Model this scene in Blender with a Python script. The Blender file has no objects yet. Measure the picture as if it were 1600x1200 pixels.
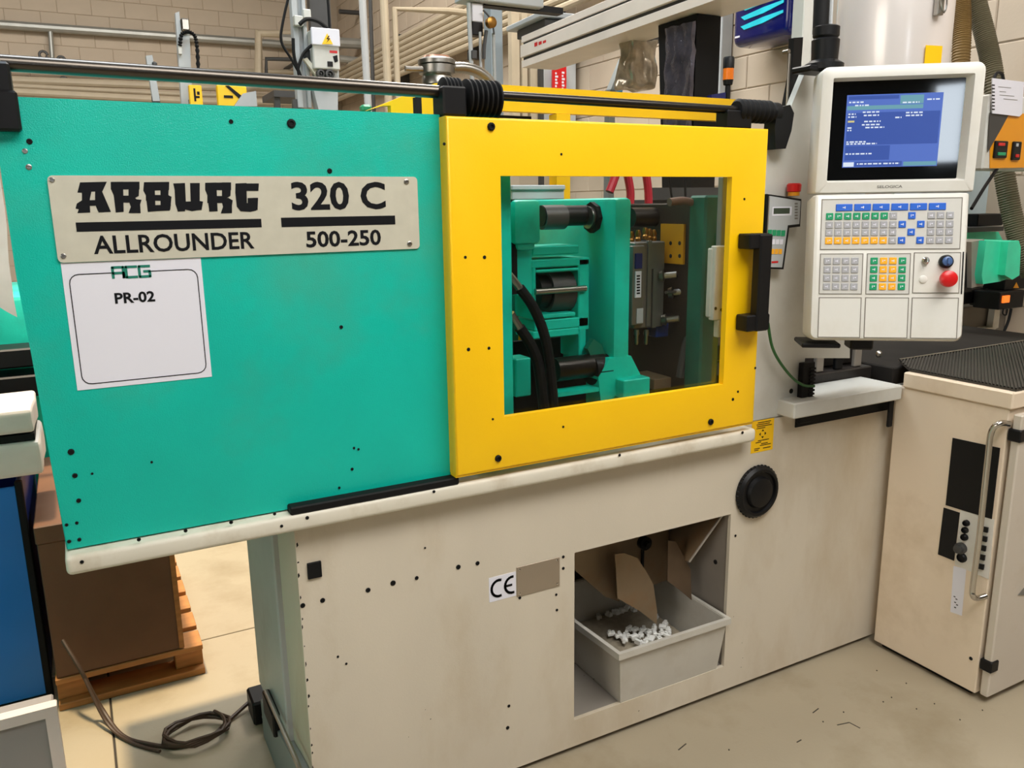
import bpy, bmesh, math, random
from mathutils import Vector, Matrix, noise
random.seed(7)
S = bpy.context.scene
COL = S.collection

# ------------------------------------------------------------------ camera
F = 1270.0
CR = Vector((0.88070678, -0.47346359, -0.01370398))
CU = Vector((0.11374451, 0.18331777, 0.97645112))
CF = Vector((0.45980187, 0.86152587, -0.21530308))
CO = Vector((0.0, -1.69157574, 1.5))
cam = bpy.data.cameras.new('camera'); cam.lens = 36 * F / 1600; cam.sensor_width = 36
cam.clip_start = 0.05; cam.clip_end = 100
camo = bpy.data.objects.new('camera', cam); COL.objects.link(camo)
camo.matrix_world = Matrix(((CR.x, CU.x, -CF.x, CO.x), (CR.y, CU.y, -CF.y, CO.y), (CR.z, CU.z, -CF.z, CO.z), (0, 0, 0, 1)))
S.camera = camo
S.view_settings.view_transform = 'Standard'
S.view_settings.look = 'None'
S.view_settings.gamma = 1
S.view_settings.use_curve_mapping = False
S.view_settings.exposure = 0.0

# ------------------------------------------------------------------ light
world = bpy.data.worlds.new('world'); S.world = world
world.use_nodes = True
wn = world.node_tree.nodes
wn['Background'].inputs[0].default_value = (0.80, 0.90, 1.0, 1)
wn['Background'].inputs[1].default_value = 16.0

def area(name, loc, size, power, col, target, size_y=None):
    l = bpy.data.lights.new(name, 'AREA'); l.energy = power; l.color = col; l.size = size
    if size_y: l.shape = 'RECTANGLE'; l.size_y = size_y
    o = bpy.data.objects.new(name, l); COL.objects.link(o); o.location = loc
    o.rotation_euler = (Vector(target) - Vector(loc)).to_track_quat('-Z', 'Y').to_euler()
    return o
def portal(loc, target, sx, sy):
    o = area('daylight_portal', loc, sx, 1, (1, 1, 1), target, sy); o.data.cycles.is_portal = True
area('ceiling_lamp', (1.3, -2.0, 3.75), 3.6, 150, (1.0, 0.975, 0.93), (0.8, -0.6, 0.6), 1.2)
area('left_window_light', (-6.6, -2.2, 2.6), 4.0, 125, (1.0, 0.91, 0.80), (2.0, -0.6, 0.9), 2.4)
area('ceiling_lamp', (2.6, 3.0, 5.2), 3.0, 195, (1.0, 0.95, 0.88), (2.4, 3.0, 0), 1.0)
area('ceiling_lamp', (0.0, 6.5, 5.2), 5.0, 215, (1.0, 0.95, 0.88), (0, 7.5, 0), 1.4)
portal((0.025, 1.535, 5.56), (0.025, 1.535, 0), 1.55, 1.83)
sun = bpy.data.lights.new('sun', 'SUN'); sun.energy = 4.5; sun.angle = 0.06; sun.color = (1.0, 0.78, 0.48)
suno = bpy.data.objects.new('sun', sun); COL.objects.link(suno)
SUND = Vector((-0.06, 0.05, 1.0)).normalized()
suno.rotation_euler = SUND.to_track_quat('Z', 'Y').to_euler()

# ------------------------------------------------------------------ placing helpers
def ray(px, py): return CF + CR * ((px - 800) / F) + CU * ((600 - py) / F)
def P(px, py, x=None, y=None, z=None):
    d = ray(px, py)
    if x is not None: s = (x - CO.x) / d.x
    elif y is not None: s = (y - CO.y) / d.y
    else: s = (z - CO.z) / d.z
    return CO + d * s
def PW(px, py, w):
    d = ray(px, py); return CO + d * (w / d.dot(CF))
def proj(p):
    v = Vector(p) - CO; w = v.dot(CF)
    return 800 + F * v.dot(CR) / w, 600 - F * v.dot(CU) / w, w

# ------------------------------------------------------------------ materials
def lin(c):
    return tuple(((v / 255) / 12.92 if v / 255 <= 0.04045 else ((v / 255 + 0.055) / 1.055) ** 2.4) for v in c) + (1,)
MATS = {}
def mat(name, rgb, rough=0.5, metal=0.0, var=0.08, scale=6.0, bump=0.0, bscale=200.0, dirt=None, dirt_amt=0.0, dscale=3.0, spec=0.5, coat=0.0, stretch=None):
    m = bpy.data.materials.new(name); m.use_nodes = True
    nt = m.node_tree; n = nt.nodes; b = n['Principled BSDF']
    b.inputs['Roughness'].default_value = rough; b.inputs['Metallic'].default_value = metal
    b.inputs['Specular IOR Level'].default_value = spec
    if coat: b.inputs['Coat Weight'].default_value = coat
    c = lin(rgb)
    tc = n.new('ShaderNodeTexCoord'); src = tc.outputs['Object']
    if stretch:
        mp = n.new('ShaderNodeMapping'); mp.inputs['Scale'].default_value = stretch
        nt.links.new(src, mp.inputs[0]); src = mp.outputs[0]
    nz = n.new('ShaderNodeTexNoise'); nz.inputs['Scale'].default_value = scale; nz.inputs['Detail'].default_value = 6
    nt.links.new(src, nz.inputs['Vector'])
    mr = n.new('ShaderNodeMapRange'); mr.inputs[1].default_value = 0.3; mr.inputs[2].default_value = 0.7
    nt.links.new(nz.outputs[0], mr.inputs[0])
    mx = n.new('ShaderNodeMix'); mx.data_type = 'RGBA'
    mx.inputs[6].default_value = tuple(v * (1 - var) for v in c[:3]) + (1,)
    mx.inputs[7].default_value = tuple(min(1, v * (1 + var)) for v in c[:3]) + (1,)
    nt.links.new(mr.outputs[0], mx.inputs[0])
    out = mx.outputs[2]
    if dirt:
        n2 = n.new('ShaderNodeTexNoise'); n2.inputs['Scale'].default_value = dscale; n2.inputs['Detail'].default_value = 8
        n2.inputs['Roughness'].default_value = 0.65
        nt.links.new(src, n2.inputs['Vector'])
        r2 = n.new('ShaderNodeMapRange'); r2.inputs[1].default_value = 0.5; r2.inputs[2].default_value = 0.75; r2.inputs[4].default_value = dirt_amt
        nt.links.new(n2.outputs[0], r2.inputs[0])
        m2 = n.new('ShaderNodeMix'); m2.data_type = 'RGBA'; m2.inputs[7].default_value = lin(dirt)
        nt.links.new(r2.outputs[0], m2.inputs[0]); nt.links.new(out, m2.inputs[6]); out = m2.outputs[2]
    nt.links.new(out, b.inputs['Base Color'])
    if bump:
        n3 = n.new('ShaderNodeTexNoise'); n3.inputs['Scale'].default_value = bscale; n3.inputs['Detail'].default_value = 2
        nt.links.new(tc.outputs['Object'], n3.inputs['Vector'])
        bp = n.new('ShaderNodeBump'); bp.inputs['Strength'].default_value = bump; bp.inputs['Distance'].default_value = 0.002
        nt.links.new(n3.outputs[0], bp.inputs['Height']); nt.links.new(bp.outputs[0], b.inputs['Normal'])
    MATS[name] = m
    return m
def emis(name, rgb, strength, base=(5, 5, 8)):
    m = mat(name, base, 0.3, var=0)
    b = m.node_tree.nodes['Principled BSDF']
    b.inputs['Emission Color'].default_value = lin(rgb); b.inputs['Emission Strength'].default_value = strength
    return m
def glassy(name, tint, refl=0.1, rough=0.02):
    m = bpy.data.materials.new(name); m.use_nodes = True
    nt = m.node_tree; n = nt.nodes; n.clear()
    o = n.new('ShaderNodeOutputMaterial'); t = n.new('ShaderNodeBsdfTransparent'); t.inputs[0].default_value = tint + (1,)
    g = n.new('ShaderNodeBsdfGlossy'); g.inputs['Roughness'].default_value = rough
    f = n.new('ShaderNodeFresnel'); f.inputs[0].default_value = 1.45
    mm = n.new('ShaderNodeMath'); mm.operation = 'MULTIPLY'; mm.inputs[1].default_value = refl
    x = n.new('ShaderNodeMixShader')
    nt.links.new(f.outputs[0], mm.inputs[0]); nt.links.new(mm.outputs[0], x.inputs[0])
    nt.links.new(t.outputs[0], x.inputs[1]); nt.links.new(g.outputs[0], x.inputs[2]); nt.links.new(x.outputs[0], o.inputs[0])
    MATS[name] = m; return m

TEAL = mat('teal_paint', (0, 184, 165), 0.34, var=0.05, scale=5, bump=0.4, bscale=420, dirt=(84, 150, 118), dirt_amt=0.55, dscale=1.7)
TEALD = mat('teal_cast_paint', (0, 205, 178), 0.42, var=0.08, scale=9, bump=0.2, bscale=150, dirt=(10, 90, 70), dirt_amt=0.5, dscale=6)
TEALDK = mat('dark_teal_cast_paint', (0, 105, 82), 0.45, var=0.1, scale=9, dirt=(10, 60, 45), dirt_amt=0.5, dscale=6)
YEL = mat('yellow_paint', (255, 200, 8), 0.38, var=0.025, scale=4, bump=0.1, bscale=350)
YELD = mat('deep_yellow_paint', (215, 150, 8), 0.45, var=0.08, scale=6)  # deeper, more orange than the other yellow paint
BEIGE = mat('beige_paint', (208, 198, 180), 0.5, var=0.05, scale=3, bump=0.1, bscale=250, dirt=(176, 156, 122), dirt_amt=0.7, dscale=2.0, stretch=(1, 1, 0.45))
BEIGEW = mat('pale_beige_paint', (222, 216, 200), 0.45, var=0.05, scale=4, dirt=(170, 150, 118), dirt_amt=0.5, dscale=9)
CREAM = mat('cream_cabinet_paint', (230, 213, 190), 0.48, var=0.05, scale=2.5, bump=0.1, bscale=250, dirt=(182, 158, 122), dirt_amt=0.55, dscale=2.2)
GREYW = mat('grey_white_paint', (208, 208, 202), 0.45, var=0.04, scale=4, dirt=(165, 158, 142), dirt_amt=0.4, dscale=3)
PANELW = mat('control_panel_plastic', (220, 218, 211), 0.42, var=0.03, scale=5, dirt=(190, 178, 155), dirt_amt=0.35, dscale=4)
GREYP = mat('grey_paint', (132, 138, 138), 0.5, var=0.06, scale=4, dirt=(80, 78, 70), dirt_amt=0.4, dscale=4)
GREYL = mat('light_grey_paint', (178, 182, 184), 0.45, var=0.05, scale=5)
GREYD = mat('dark_grey_metal', (70, 70, 70), 0.45, metal=0.3, var=0.1, scale=8)
BLACK = mat('black_plastic', (14, 14, 16), 0.45, var=0.1, scale=10, spec=0.3)
BLACKM = mat('black_matt_rubber', (12, 12, 13), 0.65, var=0.15, scale=20, spec=0.25)
HOLE = mat('dark_hole', (8, 8, 8), 0.8, var=0)
STEEL = mat('polished_rod_steel', (92, 86, 80), 0.3, metal=1.0, var=0.08, scale=5)
STEELD = mat('dark_rod_steel', (60, 57, 55), 0.3, metal=0.9, var=0.1, scale=8)
STEELB = mat('brushed_steel', (165, 162, 156), 0.32, metal=1.0, var=0.08, scale=12)
TOOL = mat('tool_steel', (140, 138, 134), 0.38, metal=0.75, var=0.12, scale=10)
CHROME = mat('satin_chrome', (200, 196, 190), 0.18, metal=1.0, var=0.04)
PLATE = mat('nameplate_aluminium', (212, 208, 190), 0.42, metal=0.25, var=0.04, scale=30, bump=0.06, bscale=600)
INK = mat('black_print', (12, 13, 18), 0.5, var=0.05, spec=0.25)
INKG = mat('grey_print', (120, 118, 112), 0.5, var=0.05)
GREENI = mat('green_print', (20, 120, 100), 0.5, var=0.05)
PAPER = mat('white_paper', (226, 226, 236), 0.6, var=0.015, scale=4)
PAPERP = mat('creased_white_sheet', (232, 218, 212), 0.5, var=0.06, scale=9, bump=0.4, bscale=25)
BRASS = mat('brass', (160, 118, 60), 0.35, metal=1.0, var=0.1)
BLUE = mat('blue_container_plastic', (0, 118, 205), 0.42, var=0.05, scale=3)
BLUED = mat('strap_and_shade_blue', (8, 30, 100), 0.45, var=0.05, scale=3)  # own colour of the mould strap; shade colour of the container sides
NAVY = mat('glossy_navy', (8, 18, 92), 0.18, var=0.1, scale=4, coat=0.5)
CYAN = mat('cyan_print', (40, 205, 225), 0.3, var=0.15, scale=10)
BROWN = mat('brown_board', (112, 76, 52), 0.6, var=0.12, scale=5, dirt=(70, 45, 28), dirt_amt=0.4, dscale=2)
WOOD = mat('pallet_wood', (176, 120, 66), 0.65, var=0.2, scale=6, stretch=(1, 8, 8))
TUB = mat('grey_tub_plastic', (196, 192, 182), 0.4, var=0.05, scale=5, dirt=(150, 135, 110), dirt_amt=0.4, dscale=4)
TUBG = mat('grey_crate_plastic', (150, 145, 145), 0.45, var=0.04)
TUBR = mat('pale_crate_rim', (225, 212, 208), 0.45, var=0.05)
WPART = mat('white_moulded_plastic', (236, 236, 232), 0.4, var=0.03)
RUST = mat('stained_sheet_steel', (150, 128, 100), 0.5, metal=0.3, var=0.15, scale=5, dirt=(150, 100, 50), dirt_amt=0.6, dscale=6)
SHEETG = mat('grey_sheet_steel', (158, 150, 140), 0.45, metal=0.3, var=0.1, scale=5)
RED = mat('red_plastic', (205, 25, 28), 0.3, var=0.05)
REDD = mat('red_hose_rubber', (170, 25, 45), 0.4, var=0.08)
ORANGE = mat('orange_lens', (235, 120, 20), 0.3, var=0.05)
BLOCK = mat('painted_block', (198, 182, 162), 0.7, var=0.05, scale=3, bump=0.3, bscale=60)
PIPEP = mat('painted_pipe', (188, 174, 150), 0.5, var=0.07, scale=6)
PIPEG = mat('galvanised_pipe', (172, 172, 166), 0.4, metal=0.5, var=0.1, scale=5)
HOSEB = mat('brown_ribbed_hose', (118, 92, 48), 0.55, var=0.12)
HOSEG = mat('olive_ribbed_hose', (104, 98, 76), 0.55, var=0.12)
GREENW = mat('green_cable', (40, 95, 45), 0.5, var=0.08)
HOPPER = mat('hopper_enamel', (232, 224, 220), 0.22, var=0.02, metal=0.15, coat=0.3)
TEALP = mat('teal_translucent_plastic', (64, 222, 176), 0.35, var=0.12, scale=8)
MATRIB = mat('ribbed_mat_rubber', (52, 48, 42), 0.6, var=0.15, scale=8)
ORPAN = mat('amber_panel', (228, 150, 18), 0.4, var=0.04)
KBLUE = mat('blue_key', (40, 100, 205), 0.4, var=0.04)
KGREEN = mat('green_key', (25, 150, 100), 0.4, var=0.04)
KGREY = mat('grey_key', (168, 168, 172), 0.4, var=0.04)
KORANGE = mat('orange_key', (250, 178, 40), 0.4, var=0.04)
PADG = mat('keypad_foil', (206, 204, 198), 0.45, var=0.03)
WRAP = mat('clear_film_over_grey', (165, 152, 132), 0.15, metal=0.3, var=0.35, scale=18, bump=0.8, bscale=30)
BWRAP = mat('black_film', (88, 86, 96), 0.2, metal=0.6, var=0.4, scale=14, bump=1.0, bscale=55)
BAG = mat('white_plastic_film', (235, 224, 216), 0.35, var=0.06, scale=8, bump=0.6, bscale=18)
GLASS = glassy('door_pane', (0.93, 0.94, 0.94), 0.3)
SGLASS = mat('screen_black_glass', (6, 8, 10), 0.04, var=0, spec=0.6)
SCRB = emis('screen_blue', (92, 124, 214), 0.8)
SCRD = emis('screen_deep_blue', (64, 96, 186), 0.75)
SCRT = emis('screen_teal', (120, 180, 195), 0.75)
SCRW = emis('screen_white', (225, 235, 250), 0.95)
SCRY = emis('screen_yellow', (240, 225, 150), 0.75)
LCD = mat('lcd_green', (60, 72, 58), 0.3, var=0.03)
LITO = emis('lit_orange', (255, 120, 40), 1.2, (200, 80, 20))

# ------------------------------------------------------------------ object helpers
def W(o):
    m = o.matrix_basis
    if o.parent: m = W(o.parent) @ o.matrix_parent_inverse @ m
    return m
def tag(o, label=None, cat=None, group=None, kind=None):
    if label: o['label'] = label
    if cat: o['category'] = cat
    if group: o['group'] = group
    if kind: o['kind'] = kind
    return o
def thing(name, label, cat, loc=(0, 0, 0), group=None, kind=None):
    o = bpy.data.objects.new(name, None); o.empty_display_size = 0.05; COL.objects.link(o); o.location = loc
    return tag(o, label, cat, group, kind)
def hang(o, parent):
    o.parent = parent; o.matrix_parent_inverse = W(parent).inverted()
class B:
    def __init__(s): s.bm = bmesh.new()
    def box(s, x0, x1, y0, y1, z0, z1, bev=0.0, seg=1):
        x0, x1 = min(x0, x1), max(x0, x1); y0, y1 = min(y0, y1), max(y0, y1); z0, z1 = min(z0, z1), max(z0, z1)
        r = bmesh.ops.create_cube(s.bm, size=1, matrix=Matrix.Translation(((x0 + x1) / 2, (y0 + y1) / 2, (z0 + z1) / 2)) @ Matrix.Diagonal((x1 - x0, y1 - y0, z1 - z0, 1)))
        if bev:
            es = list({e for v in r['verts'] for e in v.link_edges})
            bmesh.ops.bevel(s.bm, geom=es, offset=min(bev, 0.45 * min(x1 - x0, y1 - y0, z1 - z0)), segments=seg, affect='EDGES', profile=0.5)
        return s
    def pbox(s, a, b, c, d, y, dep, bev=0.0, seg=1):      # front face at depth plane y
        mx, my = (a + c) / 2, (b + d) / 2
        return s.box(P(a, my, y=y).x, P(c, my, y=y).x, y, y + dep, P(mx, d, y=y).z, P(mx, b, y=y).z, bev, seg)
    def xbox(s, a, b, c, d, x, dep, bev=0.0):             # face lying in a plane of constant x
        mx, my = (a + c) / 2, (b + d) / 2
        return s.box(x, x + dep, P(a, my, x=x).y, P(c, my, x=x).y, P(mx, d, x=x).z, P(mx, b, x=x).z, bev)
    def cyl(s, p, q, r, seg=16, r2=None):
        p, q = Vector(p), Vector(q); d = q - p
        m = Matrix.Translation((p + q) / 2) @ d.to_track_quat('Z', 'Y').to_matrix().to_4x4()
        bmesh.ops.create_cone(s.bm, cap_ends=True, segments=seg, radius1=r, radius2=r if r2 is None else r2, depth=d.length, matrix=m)
        return s
    def ball(s, p, r, sc=(1, 1, 1)):
        bmesh.ops.create_uvsphere(s.bm, u_segments=14, v_segments=8, radius=r, matrix=Matrix.Translation(p) @ Matrix.Diagonal(sc + (1,)))
        return s
    def prism(s, pts, off):
        pts = [Vector(p) for p in pts]; off = Vector(off)
        a = [s.bm.verts.new(p) for p in pts]; b = [s.bm.verts.new(p + off) for p in pts]
        n = len(pts)
        s.bm.faces.new(a); s.bm.faces.new(b[::-1])
        for i in range(n): s.bm.faces.new((a[i], a[(i + 1) % n], b[(i + 1) % n], b[i])[::-1])
        return s
    def lathe(s, prof, p, axis, seg=20):                  # prof: (radius, height along axis)
        axis = Vector(axis).normalized(); q = axis.to_track_quat('Z', 'Y').to_matrix().to_4x4(); m = Matrix.Translation(p) @ q
        rings = []
        for r, h in prof:
            rings.append([s.bm.verts.new(m @ Vector((r * math.cos(6.28318 * i / seg), r * math.sin(6.28318 * i / seg), h))) for i in range(seg)])
        for a, b in zip(rings, rings[1:]):
            for i in range(seg): s.bm.faces.new((a[i], a[(i + 1) % seg], b[(i + 1) % seg], b[i]))
        s.bm.faces.new(rings[0][::-1]); s.bm.faces.new(rings[-1])
        return s
    def tube(s, pts, r, seg=8, smooth=True, rib=0.0):
        pts = [Vector(p) for p in pts]
        if smooth and len(pts) > 2: pts = spline(pts, 8)
        rings = []; up = Vector((0, 0, 1))
        for i, p in enumerate(pts):
            t = (pts[min(i + 1, len(pts) - 1)] - pts[max(i - 1, 0)]).normalized()
            if abs(t.dot(up)) > 0.95: up = Vector((1, 0, 0)) if abs(t.x) < 0.9 else Vector((0, 1, 0))
            n1 = (up - t * up.dot(t)).normalized(); n2 = t.cross(n1); up = n1
            rr = r * (1 + (rib if i % 2 else -rib))
            rings.append([s.bm.verts.new(p + n1 * rr * math.cos(6.28318 * k / seg) + n2 * rr * math.sin(6.28318 * k / seg)) for k in range(seg)])
        for a, b in zip(rings, rings[1:]):
            for i in range(seg): s.bm.faces.new((a[i], a[(i + 1) % seg], b[(i + 1) % seg], b[i]))
        s.bm.faces.new(rings[0][::-1]); s.bm.faces.new(rings[-1])
        return s
    def frame(s, x0, x1, z0, z1, hx0, hx1, hz0, hz1, y0, y1):
        o = [(x0, z0), (x1, z0), (x1, z1), (x0, z1)]; h = [(hx0, hz0), (hx1, hz0), (hx1, hz1), (hx0, hz1)]
        V = {}
        for k, y in ((0, y0), (1, y1)):
            V['o', k] = [s.bm.verts.new((a, y, b)) for a, b in o]; V['h', k] = [s.bm.verts.new((a, y, b)) for a, b in h]
        for i in range(4):
            j = (i + 1) % 4
            s.bm.faces.new((V['o', 0][i], V['o', 0][j], V['h', 0][j], V['h', 0][i]))
            s.bm.faces.new((V['o', 1][j], V['o', 1][i], V['h', 1][i], V['h', 1][j]))
            s.bm.faces.new((V['o', 0][j], V['o', 0][i], V['o', 1][i], V['o', 1][j]))
            s.bm.faces.new((V['h', 0][i], V['h', 0][j], V['h', 1][j], V['h', 1][i]))
        return s
    def ribbon(s, pts, w, y, th=0.0006):                  # flat line print in an xz plane
        pts = [Vector((p[0], 0, p[1])) for p in pts]
        for i in range(len(pts) - 1):
            d = (pts[i + 1] - pts[i]); n = Vector((-d.z, 0, d.x)).normalized() * w / 2; e = d.normalized() * w * 0.3
            q = [pts[i] - e - n, pts[i + 1] + e - n, pts[i + 1] + e + n, pts[i] - e + n]
            s.prism([(v.x, y, v.z) for v in q], (0, -th, 0))
        return s
    def text(s, body, x0, x1, z0, z1, y, th=0.0006, weight=0.0):
        c = bpy.data.curves.new('t', 'FONT'); c.body = body; c.size = 1; c.offset = weight; c.extrude = 0.01; c.resolution_u = 3
        o = bpy.data.objects.new('t', c); COL.objects.link(o)
        me = bpy.data.meshes.new_from_object(o)
        bpy.data.objects.remove(o); bpy.data.curves.remove(c)
        xs = [v.co.x for v in me.vertices]; ys = [v.co.y for v in me.vertices]
        ax, bx, ay, by = min(xs), max(xs), min(ys), max(ys)
        for v in me.vertices:
            u = (v.co.x - ax) / (bx - ax); w = (v.co.y - ay) / (by - ay)
            v.co = (x0 + u * (x1 - x0), y - (th if v.co.z > 0 else 0), z0 + w * (z1 - z0))
        s.bm.from_mesh(me); bpy.data.meshes.remove(me)
        return s
    def rumple(s, amp, freq=9.0, cuts=3):
        bmesh.ops.subdivide_edges(s.bm, edges=s.bm.edges[:], cuts=cuts, use_grid_fill=True)
        for v in s.bm.verts: v.co += Vector(noise.noise_vector(v.co * freq)) * amp
        return s
    def build(s, name, m, parent=None, xf=None, sharp=35, fixn=True):
        bm = s.bm
        if fixn: bmesh.ops.recalc_face_normals(bm, faces=bm.faces[:])
        vs = [v.co for v in bm.verts]
        lo = Vector([min(v[i] for v in vs) for i in range(3)]); hi = Vector([max(v[i] for v in vs) for i in range(3)])
        c = (lo + hi) / 2
        bmesh.ops.translate(bm, verts=bm.verts[:], vec=-c)
        me = bpy.data.meshes.new(name); bm.to_mesh(me); bm.free()
        me.polygons.foreach_set('use_smooth', [True] * len(me.polygons)); me.set_sharp_from_angle(angle=math.radians(sharp))
        me.materials.append(m)
        o = bpy.data.objects.new(name, me); COL.objects.link(o)
        o.matrix_basis = (xf or Matrix()) @ Matrix.Translation(c)
        if parent: hang(o, parent)
        return o
def spline(pts, n):
    out = []
    for i in range(len(pts) - 1):
        p0 = pts[max(i - 1, 0)]; p1 = pts[i]; p2 = pts[i + 1]; p3 = pts[min(i + 2, len(pts) - 1)]
        for k in range(n):
            t = k / n
            out.append(0.5 * ((2 * p1) + (p2 - p0) * t + (2 * p0 - 5 * p1 + 4 * p2 - p3) * t * t + (3 * p1 - p0 - 3 * p2 + p3) * t ** 3))
    out.append(pts[-1]); return out
def clone(o, name=None, loc=None, parent=None):
    c = o.copy(); COL.objects.link(c)
    if loc is not None: c.matrix_basis = Matrix.Translation(loc) @ o.matrix_basis.to_3x3().to_4x4()
    if parent: hang(c, parent)
    return c
def bolt(px, py, y, rpx, m, parent, proto={}, name='bolt', h=0.003):
    p = P(px, py, y=y); r = rpx * (p - CO).dot(CF) / F
    return B().lathe([(r, 0), (r, h * 0.6), (r * 0.75, h), (r * 0.5, h), (r * 0.45, h * 0.5)], p, (0, -1, 0), 10).build(name, m, parent)

# ------------------------------------------------------------------ the setting
def struct(o): o['kind'] = 'structure'; return o
fl = B().box(-7.2, 4.15, -7.7, 11.25, -0.12, -0.004)
FLOORM = mat('floor_concrete', (164, 152, 130), 0.5, var=0.07, scale=1.6, bump=0.15, bscale=120, dirt=(128, 112, 84), dirt_amt=0.6, dscale=2.6)
FLOORJ = mat('floor_joint', (50, 44, 36), 0.8)
floor = struct(fl.build('floor', FLOORJ))
xs = [-7, -3.05, -0.05, 2.95, 3.9]; ys = [-7.5, -4.84, -1.84, 1.16, 4.16, 7.16, 11]
for i in range(4):
    for j in range(6):
        B().box(xs[i] + 0.003, xs[i + 1] - 0.003, ys[j] + 0.003, ys[j + 1] - 0.003, -0.05, 0.0, 0.002).build('floor_slab', FLOORM, floor)
# small dirt specks and cracks on the floor
ck = B()
for a, b in (((1308, 1133), (1327, 1129)), ((1327, 1129), (1344, 1138)), ((1270, 1114), (1279, 1107)), ((1060, 1172), (1072, 1162)), ((1245, 1160), (1252, 1156))):
    p, q = P(*a, z=0), P(*b, z=0); d = (q - p).normalized(); n = Vector((-d.y, d.x, 0)) * 0.0016
    ck.prism([p - n, q - n, q + n, p + n], (0, 0, 0.0008))
for a in ((1370, 1048), (1416, 1068), (1393, 1090), (1380, 1097), (1318, 1113), (1432, 1108), (1460, 1100), (1139, 1172), (1286, 1128), (1500, 1125), (1535, 1110)):
    p = P(*a, z=0); ck.cyl(p, p + Vector((0, 0, 0.002)), 0.0022, 6)
tag(ck.build('floor_specks', FLOORJ, floor), kind='stuff')

def wall(name, axis, c, lo, hi, z1, thick, limit):
    """block wall: a backing slab with recessed joints; every block in view is its own piece"""
    if axis == 'y': w = B().box(lo, hi + 0.25, c + 0.006, c + thick, 0, z1)
    else: w = B().box(c + 0.006, c + thick, lo, hi, 0, z1)
    wo = struct(w.build(name, BLOCKJ))
    proto = None; n = 0; rest = B()
    L, Hh = 0.40, 0.20
    for j in range(int(z1 / Hh)):
        z = j * Hh + Hh / 2
        k = 0; u = lo + (L / 2 if j % 2 else 0)
        while u + L <= hi + 1e-6:
            p = Vector((u + L / 2, c, z)) if axis == 'y' else Vector((c, u + L / 2, z))
            px, py, wd = proj(p)
            vis = wd > 0.5 and -60 < px < 1660 and -40 < py < 300
            if vis and n < limit:
                if proto is None:
                    b = B()
                    if axis == 'y': b.box(-L / 2 + .0032, L / 2 - .0032, 0, 0.03, -Hh / 2 + .0032, Hh / 2 - .0032, 0.004)
                    else: b.box(0, 0.03, -L / 2 + .0032, L / 2 - .0032, -Hh / 2 + .0032, Hh / 2 - .0032, 0.004)
                    proto = b.build('block', BLOCK)
                    off = proto.matrix_basis.translation.copy()
                    o = proto
                else:
                    o = proto.copy(); COL.objects.link(o)
                o.matrix_basis = Matrix.Translation(p + off + Vector((0, random.uniform(-.0015, .0015), 0) if axis == 'y' else (random.uniform(-.0015, .0015), 0, 0)))
                hang(o, wo); n += 1
            elif not vis and wd > 0.3 and -500 < px < 2100 and -500 < py < 1400:
                a = p
                if axis == 'y': rest.box(a.x - L / 2 + .0032, a.x + L / 2 - .0032, c, c + 0.03, z - Hh / 2 + .0032, z + Hh / 2 - .0032)
                else: rest.box(c, c + 0.03, a.y - L / 2 + .0032, a.y + L / 2 - .0032, z - Hh / 2 + .0032, z + Hh / 2 - .0032)
            u += L
    tag(rest.build('block_courses', BLOCK, wo), kind='stuff')
    return wo
BLOCKJ = mat('block_joint', (176, 160, 140), 0.8, var=0.05)
wall('wall_back', 'y', 11.0, -7, 3.9, 5.4, 0.25, 300)
wall('wall_right', 'x', 3.9, -7.4, 11.0, 5.4, 0.25, 300)
PLASTER = mat('wall_plaster', (112, 106, 98), 0.8)
struct(B().box(-7.2, -7, -7.5, 11, 0, 5.4).build('wall_left', PLASTER))
b = B()   # wall behind the viewpoint with a tall narrow window
for x0, x1, z0, z1 in ((-7.2, -0.62, 0, 5.4), (-0.62, -0.27, 0, 1.88), (-0.62, -0.27, 2.68, 5.4), (-0.27, 4.15, 0, 5.4)):
    b.box(x0, x1, -7.7, -7.5, z0, z1)
struct(b.build('wall_front', PLASTER))
# ceiling with a roof light
b = B(); zc = 5.4
hx0, hx1, hy0, hy1 = -0.75, 0.80, 0.62, 2.45
b.box(-7.2, hx0, -7.7, 11.25, zc, zc + .15); b.box(hx1, 4.15, -7.7, 11.25, zc, zc + .15)
b.box(hx0, hx1, -7.7, hy0, zc, zc + .15); b.box(hx0, hx1, hy1, 11.25, zc, zc + .15)
struct(b.build('ceiling', PLASTER))

# ------------------------------------------------------------------ injection moulding machine
mach = thing('moulding_machine', 'long green, yellow and beige injection moulding machine filling the middle of the hall', 'machine', (1.1, 0.4, 0))
YG, YD, YB = -0.02, -0.06, 0.0
# --- pedestal: front sheet with the parts opening, side, back, floor
OX0, OX1, OZ0, OZ1 = 1.083, 1.63, 0.10, 0.599
b = B(); b.frame(0.36, 2.33, 0.018, 0.87, OX0, OX1, OZ0, OZ1, 0.0, 0.012)
front = b.build('front_sheet', BEIGE, mach)
B().box(0.36, 0.372, 0.012, 0.19, 0.02, 0.83).build('side_sheet', BEIGE, mach)
B().box(0.345, 0.40, 0.19, 0.56, 0.14, 0.83, 0.004).build('side_column', mat('column_grey', (176, 178, 176), 0.5, var=0.06, dirt=(120, 116, 106), dirt_amt=0.4, dscale=5), mach)
b = B(); b.box(0.40, 2.33, 0.55, 0.56, 0.02, 0.85); b.box(2.318, 2.33, 0.012, 0.55, 0.02, 0.85); b.build('back_sheet', BEIGE, mach)
b = B(); b.box(0.372, 2.318, 0.014, 0.55, 0.085, 0.097); b.build('pedestal_floor', SHEETG, mach)
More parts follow.
